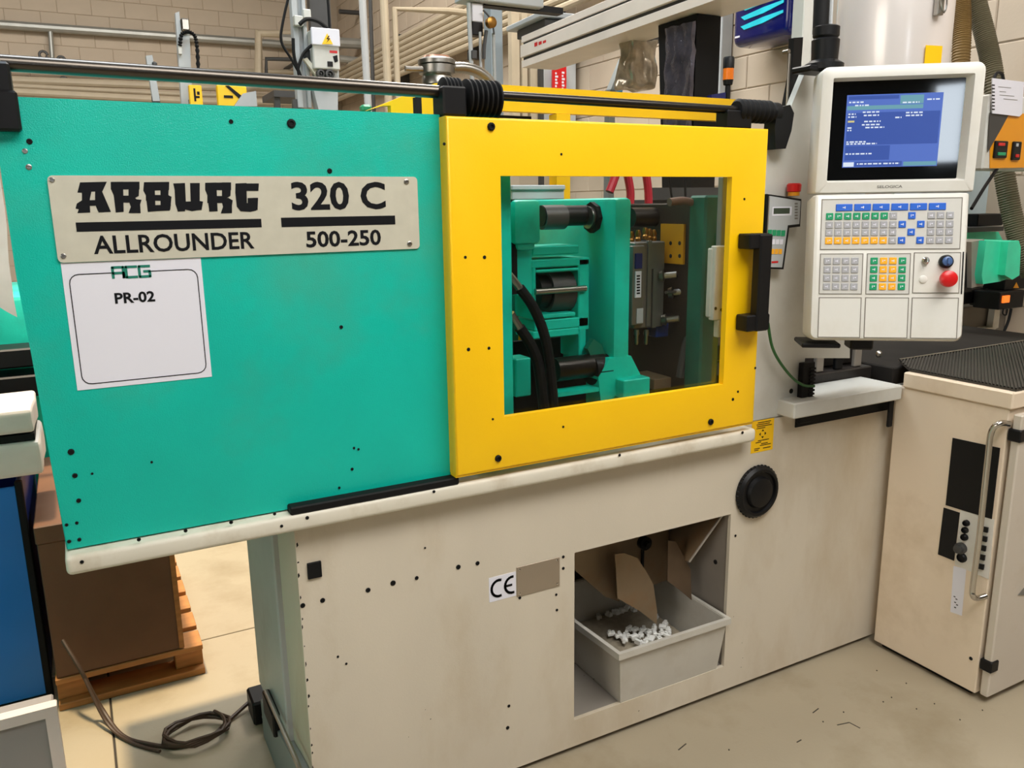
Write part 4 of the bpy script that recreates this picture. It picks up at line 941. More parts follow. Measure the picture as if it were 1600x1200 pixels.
b = B(); b.box(-0.188, bxr + 0.004, by - 0.004, 1.71, 0.545, 0.60, 0.003); b.build('lid', BROWN, bo)
b = B(); b.box(bxr - 0.012, bxr + 0.003, by - 0.003, by + 0.003, 0.11, 0.545); b.build('corner_edge', WOOD, bo)
# cable on the floor with its coil and the little black box
b = B()
pts = [P(98, 1000, y=0.90), P(125, 1045, y=0.84), P(158, 1105, z=0.05), P(190, 1148, z=0.006), P(230, 1162, z=0.006), P(280, 1166, z=0.006), P(330, 1150, z=0.006), P(355, 1128, z=0.006), P(388, 1098, z=0.02)]
b.tube(pts, 0.006, 8)
pts = [P(98, 1002, y=0.91), P(128, 1052, y=0.84), P(166, 1128, z=0.03), P(205, 1160, z=0.006), P(250, 1174, z=0.006)]
b.tube(pts, 0.005, 8)
c0 = P(308, 1146, z=0.012)
cp_ = []
for k in range(64):
    t = k / 64 * 6.28318 * 4.2; cp_.append(c0 + Vector((0.085 * math.cos(t) * (1 + .1 * math.sin(k)), 0.065 * math.sin(t) * (1 + .1 * math.cos(k * 1.7)), 0.004 + 0.0003 * k)))
b.tube(cp_, 0.005, 6, smooth=False)
tag(b.build('coiled_cable', mat('dirty_brown_cable', (70, 52, 38), 0.5)), 'brown cable coiled on the concrete floor beside the black junction box', 'cable')
jb = thing('junction_box', 'small black junction box on the floor at the left foot of the machine', 'junction box', (0.30, 0.58, 0))
q = P(412, 1108, z=0.03)
b = B(); b.box(q.x - 0.035, q.x + 0.03, q.y - 0.03, q.y + 0.07, 0.0, 0.075, 0.006); b.build('case', BLACK, jb)
b = B(); b.cyl((q.x, q.y - 0.035, 0.03), (q.x, q.y - 0.055, 0.026), 0.013, 12); b.build('gland', STEELB, jb)

# ------------------------------------------------------------------ behind the machine: pipes on the walls
def down(p): return Vector((p.x, p.y, 0))
def pipe(pts, r, m, label, group=None, cat='pipe', name='pipe', smooth=False):
    o = B().tube(pts, r, 10, smooth=smooth).build(name, m); return tag(o, label, cat, group)
yb = 10.9
def PB(a, c): return P(a, c, y=yb)
pipe([PB(-60, 34), PB(400, 66), PB(470, 72)], 0.055, PIPEG, 'grey pipe high on the back wall, left of the white robot')
pipe([PB(78, 42), PB(82, 96)], 0.03, PIPEG, 'short grey drop pipe below the high wall pipe, far left')
for k, (a, c, e, r) in enumerate(((98, 110, 113, 0.035), (122, 136, 138, 0.05), (130, 148, 150, 0.03), (139, 158, 160, 0.045))):
    yk = 10.75 - 0.12 * k
    pipe([P(-60, a, y=yk), P(300, c, y=yk), P(480, e, y=yk)], r, PIPEP, ('upper thin tan pipe just above the guide rod at the back wall', 'thick tan pipe seen just below the guide rod', 'second tan pipe below the guide rod on the back wall', 'lowest tan pipe above the green guard')[k])
for a, c in ((68, 88), (96, 96), (44, 128), (100, 128)):
    q = PB(a, c)
    o = B().tube([q + Vector((0.045 * math.cos(t), -0.1, 0.045 * math.sin(t))) for t in [x * .5 for x in range(13)]], 0.016, 6, smooth=False).cyl((q.x, 10.78, q.z - .045), (q.x, 11, q.z - .045), 0.012, 8).build('pipe_clip', GREYD)
    tag(o, {(68, 88): 'round pipe clip standing above the guide rod at the far left', (96, 96): 'pipe clip above the guide rod beside the drop pipe', (44, 128): 'pipe clip below the guide rod, left one', (100, 128): 'pipe clip below the guide rod, right one'}[(a, c)], 'clip')
yb = 10.2
pipe([PB(404, 135), PB(404, 52), PB(480, 54), PB(480, 54) + Vector((0, 0.62, 0))], 0.06, PIPEP, 'tan conduit bend framing the back wall, left of the white robot')
yb = 10.08
pipe([PB(416, 130), PB(416, 92), PB(470, 93), PB(470, 93) + Vector((0, 0.92, 0))], 0.028, GREYD, 'thin dark conduit bend inside the larger tan bend')
yb = 9.9
pipe([PB(440, 62), PB(590, 70)], 0.07, PIPEG, 'grey horizontal pipe behind the white robot')
pipe([PB(530, 18), PB(588, 22)], 0.03, GREYD, 'thin dark pipe high in the room corner')
pipe([PB(530, 92), PB(588, 98)], 0.05, PIPEG, 'lower grey horizontal pipe in the room corner')
# bundle of six pipes running along the right wall
for k in range(7):
    a = P(700, 22 + k * 10.5, x=3.70)
    z = a.z
    pipe([(3.70, 10.9, z), (3.70, 3.4, z)], 0.032, PIPEP, ('topmost tan pipe of the bundle', 'second tan pipe from the top of the bundle', 'third tan pipe from the top of the bundle', 'middle tan pipe of the bundle', 'third tan pipe from the bottom of the bundle', 'second tan pipe from the bottom of the bundle', 'lowest tan pipe of the bundle')[k] + ' along the right wall', 'tan pipes along the right wall')
for k, y in enumerate((4.6, 6.2, 8.2)):
    zt = P(700, 15, x=3.70).z + 0.06; zb = P(700, 92, x=3.70).z - 0.05
    o = B().box(3.775, 3.895, y - 0.04, y + 0.04, zb, zt).build('pipe_bracket', GREYD)
    tag(o, ('nearest', 'middle', 'farthest')[k] + ' dark wall bracket behind the bundle of tan pipes', 'bracket')
# vertical conduits in front of the corner
yv = 5.6
pipe([P(564, -40, y=yv), P(576, 180, y=yv), down(P(576, 180, y=yv))], 0.033, GREYL, 'light grey vertical conduit right of the white robot')
pipe([P(598, -40, y=yv), P(608, 180, y=yv), down(P(608, 180, y=yv))], 0.036, PIPEP, 'tan vertical pipe, middle one of the three uprights')
pipe([down(P(623, 180, y=yv)), P(623, 180, y=yv), P(616, 14, y=yv), P(700, 17, y=yv), P(780, 25, y=yv)], 0.03, PIPEP, 'tan pipe rising and turning right at the top of the picture')
pipe([P(578, -20, y=yv + 1), P(584, 170, y=yv + 1), down(P(584, 170, y=yv + 1))], 0.02, GREYD, 'thin dark upright between the two conduits')

# ------------------------------------------------------------------ white pick-and-place robot behind
ry = 3.6
rb = thing('linear_robot', 'white pick and place robot with a high-voltage warning triangle behind the green guard', 'robot', P(495, 165, y=ry))
def rbx(name, rect, m, par, y=ry, d=0.12, bev=0.004): return B().pbox(*rect, y, d, bev).build(name, m, par)
b = B(); b.pbox(459, -40, 468, 168, ry, 0.06, 0.003); b.pbox(475, -40, 481, 168, ry, 0.06, 0.003); b.pbox(466, -40, 476, 168, ry + 0.03, 0.04); b.build('vertical_rail', GREYL, rb)
b = B(); b.pbox(460, 24, 474, 40, ry - 0.04, 0.05, 0.004); b.pbox(474, 14, 486, 28, ry - 0.04, 0.05, 0.004); b.build('rail_clamp', GREYW, rb)
sb = rbx('servo_box', (489, 46, 530, 108), GREYW, rb, ry - 0.10, 0.22, 0.006)
rbx('servo_lid', (487, 44, 531, 71), PAPER, rb, ry - 0.115, 0.02, 0.004)
b = B(); b.prism([P(a, c, y=ry - 0.118) for a, c in ((511, 52), (520, 69), (503, 69))], (0, -0.002, 0)); b.build('warning_triangle', YEL, sb)
b = B(); b.prism([P(a, c, y=ry - 0.1205) for a, c in ((513, 56), (510, 61), (513, 61), (510, 67), (516, 60), (512.5, 60), (515, 56))], (0, -0.001, 0)); b.build('flash_mark', INK, sb)
b = B(); b.pbox(515, 79, 527, 83, ry - 0.1015, 0.0015); b.build('red_label', RED, sb)
b = B(); b.prism([P(a, c, y=ry - 0.101) for a, c in ((520, 88), (527, 86), (528, 96), (523, 98))], (0, -0.001, 0)); b.build('dark_label', INK, sb)
for a in ((513, 117, 7), (499, 116, 6)):
    q = P(a[0], a[1], y=ry - 0.06); rr_ = a[2] * (q - CO).dot(CF) / F
    B().lathe([(rr_, 0), (rr_, 0.04), (rr_ * .6, 0.042), (rr_ * .55, 0.02), (rr_ * .2, 0.02), (rr_ * .2, 0.045)], q, (0, -1, 0), 18).build('pulley', GREYD, rb)
rbx('motor_mount', (494, 108, 530, 124), GREYL, rb, ry - 0.05, 0.1)
b = B(); b.prism([P(a, c, y=ry - 0.05) for a, c in ((490, 140), (528, 144), (528, 172), (498, 172))], (0, 0.1, 0)); b.build('lower_slide', GREYL, rb)
b = B(); b.prism([P(a, c, y=ry - 0.06) for a, c in ((474, 92), (480, 90), (506, 122), (500, 126))], (0, 0.03, 0)); b.build('link_arm', BEIGEW, rb)
b = B(); b.pbox(478, 78, 490, 96, ry - 0.03, 0.06); b.pbox(512, 96, 520, 104, ry - .105, 0.01); b.build('black_block', BLACK, rb)
b = B(); b.pbox(484, -30, 516, 50, ry + 0.14, 0.06); b.build('back_plate', GREYD, rb)
for pts, r in (([(452, -10), (441, 40), (440, 66), (455, 92), (470, 118), (478, 126)], 2), ([(468, 38), (480, 30), (498, 34), (515, 48)], 3), ([(470, 126), (466, 108), (474, 84), (488, 70)], 2.2), ([(458, 60), (460, 90), (470, 120)], 2.5), ([(510, -20), (513, 10), (515, 44)], 2)):
    q = [P(a, c, y=ry - 0.08) for a, c in pts]; B().tube(q, r * 0.0045 * .9, 8).build('cable', BLACKM, rb)
# small robot uprights at the left
ys = 4.6
r2 = thing('robot_upright', 'grey robot upright with black cable chain, rising above the guide rod at the left', 'robot', P(290, 160, y=ys))
b = B(); b.prism([P(a, c, y=ys) for a, c in ((274, 20), (280, 18), (295, 165), (284, 165))], (0, 0.06, 0)); b.prism([P(a, c, y=ys + .02) for a, c in ((284, 50), (296, 50), (301, 165), (290, 165))], (0, 0.05, 0)); b.build('rail', GREYL, r2)
b = B(); b.pbox(283, 28, 297, 48, ys - 0.02, 0.06, 0.01); b.build('head', STEELB, r2)
b = B(); b.tube([P(a, c, y=ys - 0.03) for a, c in ((281, 72), (284, 54), (294, 50), (304, 56), (308, 75), (310, 112))], 0.012, 8, rib=0.25); b.build('cable_chain', BLACKM, r2)
b = B(); b.pbox(279, 72, 284, 84, ys - .03, 0.03); b.build('sensor', GREYW, r2)
r3 = thing('robot_upright', 'short grey robot upright left of the one with the cable chain', 'robot', P(240, 155, y=ys))
b = B(); b.prism([P(a, c, y=ys) for a, c in ((228, 87), (238, 86), (250, 158), (239, 158))], (0, 0.06, 0)); b.build('rail', GREYL, r3)
b = B(); b.pbox(238, 96, 246, 108, ys - .01, 0.05, 0.008); b.build('head', GREYD, r3)
yg = thing('yellow_plate', 'yellow sign plate with dark marks just above the green guard, left', 'sign', P(305, 160, y=4.5))
b = B(); b.pbox(296, 133, 316, 164, 4.5, 0.05, 0.004); b.build('plate', YEL, yg)
b = B(); b.pbox(303, 138, 306, 158, 4.497, 0.003); b.pbox(308, 143, 312, 148, 4.497, 0.003); b.pbox(306, 150, 312, 153, 4.497, 0.003); b.build('mark', INK, yg); q = P(306, 160, y=4.5); B().box(q.x - .02, q.x + .02, 4.51, 4.54, 0, q.z).build('stand', GREYD, yg)
yg = thing('yellow_guard', 'yellow guard with a black slash and a pale cover, seen above the green guard', 'guard', P(365, 160, y=4.2))
b = B(); b.pbox(340, 134, 386, 166, 4.2, 0.05, 0.004); b.build('plate', YEL, yg)
b = B(); b.prism([P(a, c, y=4.195) for a, c in ((352, 134), (358, 134), (378, 150), (374, 154))], (0, 0.004, 0)); b.pbox(350, 149, 364, 153, 4.195, 0.004); b.build('slash', INK, yg)
b = B(); b.prism([P(a, c, y=4.15) for a, c in ((366, 166), (380, 146), (400, 142), (402, 166))], (0, 0.04, 0)); b.build('cover', GREYL, yg); q = P(365, 160, y=4.2); B().box(q.x - .02, q.x + .02, 4.21, 4.24, 0, q.z).build('stand', GREYD, yg)
b = B(); b.pbox(428, 142, 474, 152, 4.6, 0.4); [b.box(q.x - .02, q.x + .02, yy_, yy_ + .04, 0, q.z) for q, yy_ in ((P(433, 150, y=4.62), 4.62), (P(470, 150, y=4.95), 4.95))]
tag(b.build('work_table', GREYD), 'small dark work table glimpsed left of the robot below the rod', 'table')
mp_ = thing('marker_post', 'slim post with green top peeping out left of the yellow rear guard', 'post', (P(574, 170, y=2.2).x, 2.22, 0))
q = P(574, 170, y=2.2); B().pbox(566, 163, 582, 175, 2.2, 0.05, 0.01).build('green_top', KGREEN, mp_); B().cyl((q.x, 2.225, 0), (q.x, 2.225, q.z), 0.012, 10).build('pole', GREYD, mp_)

# ------------------------------------------------------------------ material loader on the rear guard
ly = 1.35
ld = thing('material_loader', 'round steel material loader with pinkish lid and bent hose behind the bellows', 'hopper loader', P(690, 140, y=ly))
q = P(683, 118, y=ly); k = (q - CO).dot(CF) / F
B().cyl((q.x, q.y, 0), (q.x, q.y, q.z - 13 * k), 0.05, 14).build('stand', GREYD, ld)
b = B(); b.lathe([(24 * k, -14 * k), (24 * k, -3 * k), (22 * k, 0), (28 * k, 2 * k), (28 * k, 14 * k), (26 * k, 15 * k)], q, (0, 0, 1), 28); b.build('bowl', STEELB, ld)
b = B(); b.lathe([(26 * k, 15 * k), (29 * k, 16 * k), (29 * k, 22 * k), (24 * k, 25 * k)], q, (0, 0, 1), 28); b.build('lid', STEELB, ld)
b = B(); b.lathe([(22 * k, 24 * k), (20 * k, 28 * k), (8 * k, 30 * k)], q, (0, 0, 1), 24); b.build('lid_dome', mat('copper_tinted_lid', (205, 150, 125), 0.35, metal=0.7), ld)
b = B(); b.tube([P(a, c, y=ly - 0.08) for a, c in ((633, 107), (645, 108), (660, 108))], 4 * k, 10); b.build('nozzle', STEELB, ld)
b = B(); b.tube([P(a, c, y=ly) for a, c in ((706, 106), (726, 106), (746, 112), (762, 124), (772, 142))], 9 * k, 12, rib=0.04); b.build('bent_hose', STEELB, ld)
# gripper hanging robot
gy = 1.5
gr = thing('gripper_arm', 'hanging robot gripper with white and black cylinder, in front of the blue-grey column', 'robot', P(750, 20, y=gy))
def stand(par, a, c, y, w=0.05):
    q = P(a, c, y=y); B().box(q.x - w / 2, q.x + w / 2, y + 0.01, y + 0.05, 0, q.z + 0.02).build('stand', GREYD, par)
stand(r2, 291, 160, ys); stand(r3, 244, 155, ys); stand(rb, 465, 160, ry)
def gb(name, rect, m, y=gy, d=0.05, bev=0.003): return B().pbox(*rect, y, d, bev).build(name, m, gr)
b = B(); b.pbox(726, -30, 850, 5, gy - 0.03, 0.10, 0.004); b.pbox(760, 4, 840, 10, gy, 0.06); b.build('cross_beam', GREYL, gr)
b = B(); b.pbox(756, 5, 880, 15, gy + 0.01, 0.05); b.build('beam_underside', BLACK, gr)
b = B(); q0, q1 = P(732, 5, y=gy), P(738, 128, y=gy); b.cyl(q0, q1, 0.009, 10); q0, q1 = P(750, 50, y=gy), P(752, 130, y=gy); b.cyl(q0, q1, 0.006, 10); q0, q1 = P(771, 52, y=gy), P(773, 130, y=gy); b.cyl(q0, q1, 0.007, 10); b.build('rod', GREYL, gr)
gb('cylinder', (738, 5, 755, 34), PAPER); gb('cylinder_end', (738, 34, 755, 55), BLACK)
q = P(765, 36, y=gy - 0.03); b = B(); b.lathe([(0.022, 0), (0.022, 0.02), (0.012, 0.024)], q, (0.1, -1, 0), 18); b.build('brass_wheel', BRASS, gr)
b = B(); b.tube([P(a, c, y=gy - .02) for a, c in ((755, 16), (764, 26), (770, 40), (772, 54))], 0.004, 6); b.tube([P(a, c, y=gy - .02) for a, c in ((760, 48), (757, 70), (756, 92))], 0.008, 6); b.build('air_hose', GREYD, gr)
gb('stop_block', (738, 78, 746, 92), GREYD, gy - 0.02)
pp = 3.0
b = B(); b.pbox(768, -40, 786, 200, pp, 0.1, 0.004); tag(b.build('column', mat('blue_grey_column', (160, 172, 180), 0.4, metal=0.3)), 'blue-grey steel column behind the hanging gripper', 'column')
b = B()
b.pbox(800, 20, 812, 200, 4.3, 0.06); b.pbox(816, 20, 824, 200, 4.3, 0.06); b.pbox(829, 20, 842, 200, 4.3, 0.06); b.pbox(800, 10, 842, 200, 4.36, 0.03)
tag(b.build('ribbed_duct', PIPEP), 'tan ribbed upright duct left of the grey pillar', 'duct')
b = B(); q = P(847, 95, y=4.2); b.box(q.x - .014, q.x + .014, 4.2, 4.25, 0, q.z); tag(b.build('dark_upright', GREYD), 'thin dark upright at the left edge of the grey pillar', 'post')
b = B(); b.pbox(850, 60, 900, 210, 4.3, 0.3, 0.004); tag(b.build('grey_pillar', GREYL), 'grey square pillar carrying the red sign', 'pillar')
rs = thing('red_sign', 'small red sign with white vertical writing on the grey pillar', 'sign', P(874, 140, y=4.25))
b = B(); b.prism([P(a, c, y=4.25) for a, c in ((864, 109), (885, 104), (885, 146), (864, 146))], (0, 0.02, 0)); b.build('board', RED, rs)
b = B()
for x0 in (867.5, 878):
    for k in range(6): b.pbox(x0, 113 + k * 5 - (x0 > 870) * 1, x0 + (4.5, 3, 4, 2.5)[(k + int(x0)) % 4], 116.2 + k * 5 - (x0 > 870) * 1, 4.249, 0.001)
b.build('white_writing', PAPER, rs)

# ------------------------------------------------------------------ linear robot beam over the machine
bm_ = thing('robot_beam', 'long slanting aluminium robot beam with dark grooves at the top of the picture', 'beam', (2.4, 1.6, 2.3))
xb = 2.4
ya, yz_ = 0.80, P(815, 80, x=xb).y; zb0 = P(815, 105, x=xb).z; zb1 = P(815, 57, x=xb).z
H_ = zb1 - zb0
BEAMM = mat('beam_aluminium', (232, 220, 208), 0.4, var=0.05)
b = B(); b.box(xb + 0.012, xb + 0.22, ya, yz_, zb0 + 0.01, zb1); b.build('core', GREYD, bm_)
for k, (f0, f1) in enumerate(((0.0, 0.20), (0.30, 0.70), (0.79, 1.0))):
    b = B(); b.box(xb - (0.008 if k == 1 else 0), xb + 0.012, ya, yz_ + 0.002, zb0 + f0 * H_, zb0 + f1 * H_, 0.002); b.build('rail_strip', BEAMM, bm_)
b = B(); b.box(xb, xb + 0.22, ya, yz_, zb0 - 0.004, zb0 + 0.01); b.build('bottom_cover', BEAMM, bm_)
b = B(); v = P(838, 70, x=xb - 0.009)
for k in range(3): b.box(xb - 0.0095, xb - 0.008, v.y - 0.03 - k * 0.05, v.y + 0.005 - k * 0.05, v.z - 0.010, v.z + 0.010 - 0.004 * k)
b.build('red_lettering', RED, bm_)
b = B(); q = P(820, 45, x=xb + 0.1); b.box(xb + 0.02, xb + 0.3, yz_ - 0.25, yz_ + 0.1, zb1 + 0.002, zb1 + 0.05, 0.004); b.build('carriage', GREYD, bm_)
b = B(); b.box(xb - 0.02, xb + 0.28, yz_ - 0.28, yz_ + 0.16, zb1 + 0.052, zb1 + 0.08, 0.004); b.build('carriage_plate', GREYL, bm_)
pv = Matrix.Translation((xb, yz_, 0)); bm_.matrix_basis = pv @ Matrix.Rotation(math.radians(-2.8), 4, 'Z') @ pv.inverted() @ bm_.matrix_basis
# wrapped post, film bag, strut
po = thing('wrapped_post', 'black post wrapped in shiny film under the robot beam', 'post', (2.45, 1.15, 1.5))
b = B(); a0 = P(1040, 120, x=2.4).y; a1 = P(1086, 120, x=2.4).y
zt = zb0 - 0.006
b.prism([(2.40, a0, 1.5), (2.40, a1, 1.5), (2.40, a1 + 0.0, zt), (2.40, a0 + 0.06, zt)], (0.13, 0, 0)); b.build('post_body', BLACKM, po)
b = B(); b.box(2.376, 2.394, a1, a0 - 0.02, 1.75, zt - 0.03); b.rumple(0.010, 22, 16); b.build('film', BWRAP, po)
b = B(); b.pbox(988, 58, 1028, 138, 1.7, 0.14, 0.02, 2); b.rumple(0.022, 14, 6); tag(b.build('wrapped_unit', WRAP), 'film-wrapped brownish unit hanging left of the black post', 'wrapped unit')
b = B(); b.pbox(975, 48, 1040, 62, 1.72, 0.14, 0.004); b.pbox(990, 30, 998, 50, 1.75, 0.03); tag(b.build('hanger_bracket', GREYD), 'dark bracket above the film-wrapped unit', 'bracket')
gs = thing('slanting_strut', 'slanting grey strut with a narrow blue strip, left of the film-wrapped unit', 'strut', P(958, 146, y=2.4))
b = B(); b.prism([P(a, c, y=2.4) for a, c in ((974, 92), (984, 78), (963, 146), (952, 146))], (0, 0.05, 0)); q = P(957, 140, y=2.4); b.box(q.x - .02, q.x + .02, 2.4, 2.45, 0, q.z); b.build('bar', GREYP, gs)
b = B(); b.prism([P(a, c, y=2.38) for a, c in ((981, 84), (985, 84), (972, 146), (966, 146))], (0, 0.02, 0)); b.build('blue_strip', mat('teal_blue_strip', (40, 120, 150), 0.5), gs)

# ------------------------------------------------------------------ right wall fittings
bw = thing('insect_lamp', 'glossy navy blue wall unit with cyan stripes at the top of the picture', 'wall unit', (3.75, 2.3, 2.5))
ay, by_ = P(1143, 40, x=3.62).y, P(1232, 40, x=3.62).y
zz = P(1190, 64, x=3.62).z
b = B(); b.box(3.62, 3.88, by_, ay, zz, zz + 0.62, 0.045, 3); b.build('case', NAVY, bw)
for k in range(5):
    b = B(); y0 = ay - 0.11; L = (ay - by_) * 0.66
    z = zz + 0.085 + k * 0.052
    pts = [(3.6195, y0, z), (3.6195, y0 - L * 0.5, z + 0.010), (3.6195, y0 - L, z + 0.035), (3.6195, y0 - L, z + 0.050), (3.6195, y0 - L * 0.5, z + 0.042), (3.6195, y0 + 0.03, z + 0.022)]
    b.prism(pts, (-0.004, 0, 0)); b.build('stripe', CYAN, bw)
b = B(); b.box(3.617, 3.6195, ay - 0.075, ay - 0.035, zz + 0.05, zz + 0.06); b.build('mark', PAPER, bw)
b = B(); b.xbox(1113, -40, 1128, 150, 3.80, 0.09, 0.004); tag(b.build('steel_upright', GREYL), 'grey steel upright on the wall left of the amber beacon', 'post')
b = B(); q0, q1 = P(1134, -40, x=3.84), P(1137, 94, x=3.84); b.cyl((3.84, q0.y, 1.9), (3.84, q0.y, 3.6), 0.025, 10); tag(b.build('wall_pipe', PIPEP), 'thin tan pipe beside the grey steel upright', 'pipe')
be = thing('beacon', 'black stack light with an amber segment standing on the yellow rear guard', 'beacon', P(1138, 145, y=0.815))
q = P(1137, 140, y=0.815); k = (q - CO).dot(CF) / F
b = B(); b.lathe([(4 * k, 1.884 - q.z), (4 * k, 6 * k), (7 * k, 7 * k), (8 * k, 14 * k)], q, (0, 0, 1), 16); b.build('foot', BLACK, be)
b = B(); b.lathe([(8.2 * k, 14.2 * k), (8.2 * k, 31 * k)], q, (0, 0, 1), 18); b.build('amber_lens', ORANGE, be)
b = B(); b.lathe([(8.6 * k, 31.2 * k), (8.6 * k, 46 * k), (7.5 * k, 48 * k)], q, (0, 0, 1), 18); b.build('cap', BLACK, be)
b = B(); b.prism([P(a, c, y=0.802) for a, c in ((1112, 148), (1134, 144), (1134, 160), (1112, 159.5))], (0, 0.025, 0)); tag(b.build('junction_case', NAVY), 'small dark blue case under the amber beacon', 'case')
b = B(); q0 = P(1244, 20, x=3.80); b.cyl((3.80, q0.y, 2.15), (3.80, q0.y, 3.4), 0.034, 12); tag(b.build('wall_pipe', PIPEP), 'tan vertical pipe between the navy wall unit and the bolted profile', 'pipe')
bp_ = thing('bolted_profile', 'pale vertical profile with two bolts left of the black cable sleeve', 'profile', P(1270, 150, y=0.3))
b = B(); b.pbox(1254, -60, 1268, 170, 0.35, 0.05, 0.003); b.pbox(1268, -60, 1292, 170, 0.37, 0.04, 0.003); b.build('profile', GREYW, bp_)
for a in ((1281, 11), (1280, 47)): bolt(a[0], a[1], 0.37, 3.2, STEELB, bp_, h=0.006)
wi = thing('black_bar', 'black slanting bar beside the bellows at the right end of the guide rod', 'bar', P(1240, 150, y=0.06))
b = B(); b.prism([P(a, c, y=0.06) for a, c in ((1241, 59), (1255, 58), (1250, 130), (1233, 175), (1228, 172), (1238, 120))], (0, 0.02, 0)); b.build('bar', BLACK, wi)
b = B(); q = P(1233, 80, y=0.05); b.cyl(q, q + Vector((0, 0.02, 0)), 0.006, 10); q0, q1 = P(1234, 84, y=0.05), P(1229, 170, y=0.05); b.cyl(q0, q1, 0.003, 8); b.build('spring_rod', STEELB, wi)
# hopper cylinder
hc = P(1395, 50, y=0.42); k = (hc - CO).dot(CF) / F; hr = 84 * k
ho = thing('hopper', 'large pale enamelled hopper cylinder behind the control panel', 'hopper', (hc.x, hc.y, 1.9))
b = B(); b.lathe([(hr * .98, 0), (hr, 0.01), (hr, 0.9), (hr * .98, 0.91)], (hc.x, hc.y, 1.72), (0, 0, 1), 48); b.build('barrel', HOPPER, ho)
b = B(); b.lathe([(hr * .25, 0), (hr * .9, 0.2)], (hc.x, hc.y, 1.52), (0, 0, 1), 32); b.build('cone', HOPPER, ho)
dv = (CO - hc); dv.z = 0; dv.normalize()
def on_h(a, c):      # point of the barrel surface seen at that picture point
    d = ray(a, c); o = CO - hc; A = d.x ** 2 + d.y ** 2; Bq = 2 * (o.x * d.x + o.y * d.y); Cq = o.x ** 2 + o.y ** 2 - (hr + 0.004) ** 2
    disc = max(0, Bq * Bq - 4 * A * Cq); s = (-Bq - math.sqrt(disc)) / (2 * A); return CO + d * s
q = on_h(1458, 86); nrm = Vector((q.x - hc.x, q.y - hc.y, 0)).normalized()
XL = Matrix.Translation(q) @ Vector((0, -1, 0)).rotation_difference(nrm).to_matrix().to_4x4()
b = B(); b.box(-0.035, 0.035, -0.002, 0.0, -0.03, 0.03); b.build('yellow_label', YEL, ho, XL)
q = on_h(1464, 8); nrm = Vector((q.x - hc.x, q.y - hc.y, 0)).normalized(); XL = Matrix.Translation(q) @ Vector((0, -1, 0)).rotation_difference(nrm).to_matrix().to_4x4()
b = B(); b.box(-0.014, 0.014, -0.02, 0.0, -0.035, 0.06, 0.003); b.tube([(-0.01, -0.022, 0.05), (-0.012, -0.03, 0), (0, -0.034, -0.03), (0.012, -0.03, 0), (0.01, -0.022, 0.05)], 0.003, 6); b.build('latch', STEELB, ho, XL)
def hose(name, label, pts, w, r, m):
    q = [PW(a, c, w) for a, c in pts]; p2 = spline(q, 40)
    return tag(B().tube(p2, r, 12, smooth=False, rib=0.05).build(name, m), label, 'hose')
hose('ribbed_hose', 'brown ribbed hose beside the pale hopper', [(1496, -60), (1502, 0), (1503, 60), (1498, 140)], 3.4, 0.035, HOSEB)
hose('ribbed_hose', 'olive ribbed hose running down behind the amber panel', [(1508, -60), (1524, 0), (1540, 60), (1552, 120), (1562, 220), (1574, 300), (1590, 370), (1612, 430)], 3.45, 0.040, HOSEG)
# amber device panel with note
yy = 0.2
am = thing('amber_panel', 'amber device panel with two switches right of the operator panel', 'switch panel', P(1580, 265, y=yy))
b = B(); b.pbox(1541, 150, 1640, 266, yy, 0.10, 0.006); b.build('housing', GREYW, am)
b = B(); b.prism([P(a, c, y=yy - 0.001) for a, c in ((1546, 182), (1640, 174), (1640, 261), (1546, 263))], (0, -0.003, 0)); b.build('amber_front', ORPAN, am)
b = B(); b.prism([P(a, c, y=yy - 0.0045) for a, c in ((1546, 176), (1580, 172), (1562, 205), (1543, 238))], (0, -0.001, 0)); b.build('dark_field', GREYD, am)
for rect, cc in (((1556, 220, 1575, 247), 0), ((1584, 221, 1596, 250), 1)):
    s_ = B().pbox(*rect, yy - 0.014, 0.012, 0.003).build('switch', BLACK, am)
    B().pbox(rect[0] + 4, rect[3] - 9, rect[2] - 3, rect[3] - 4, yy - 0.017, 0.004, 0.001).build('rocker', (KGREEN, RED)[cc], s_)
    B().pbox(rect[0] + 5, rect[1] + 3, rect[2] - 4, rect[1] + 8, yy - 0.017, 0.004, 0.001).build('rocker', (RED, GREYL)[cc], s_)
no = thing('spiral_note', 'white spiral-bound note sheet clipped above the amber panel', 'note', P(1575, 180, y=yy - .02))
b = B(); b.prism([P(a, c, y=yy - 0.012) for a, c in ((1551, 122), (1600, 128), (1597, 178), (1593, 182), (1551, 177))], (0, 0.004, 0)); b.build('sheet', PAPER, no)
b = B()
for k in range(8): b.pbox(1550, 132 + k * 5.4, 1554.5, 134 + k * 5.4, yy - 0.0128, 0.0008)
b.build('punch_marks', INK, no)
b = B()
for k, (a, c, e) in enumerate(((1562, 1572, 143), (1562, 1585, 149), (1568, 1590, 155), (1560, 1580, 136))): b.pbox(a, e, c, e + 0.8, yy - 0.0128, 0.0008)
b.build('faint_writing', INKG, no)
b = B(); b.tube([P(a, c, y=yy + .05) for a, c in ((1552, 152), (1555, 118), (1566, 117), (1570, 152))], 0.006, 6); tag(b.build('black_clip', BLACK), 'black clip loop above the spiral note', 'clip')
b = B(); b.tube([P(1518, 326, y=0.12), P(1540, 290, y=0.16), P(1562, 258, y=0.22)], 0.006, 8); tag(b.build('black_cable', BLACKM), 'black cable slanting from the operator panel up to the amber panel', 'cable')
b = B(); b.pbox(1505, 262, 1572, 336, 0.75, 0.04, 0.004); tag(b.build('pale_cover', mat('pale_blue_cover', (190, 208, 214), 0.35, var=0.06)), 'pale blue cover sheet behind the slanting black cable', 'cover')
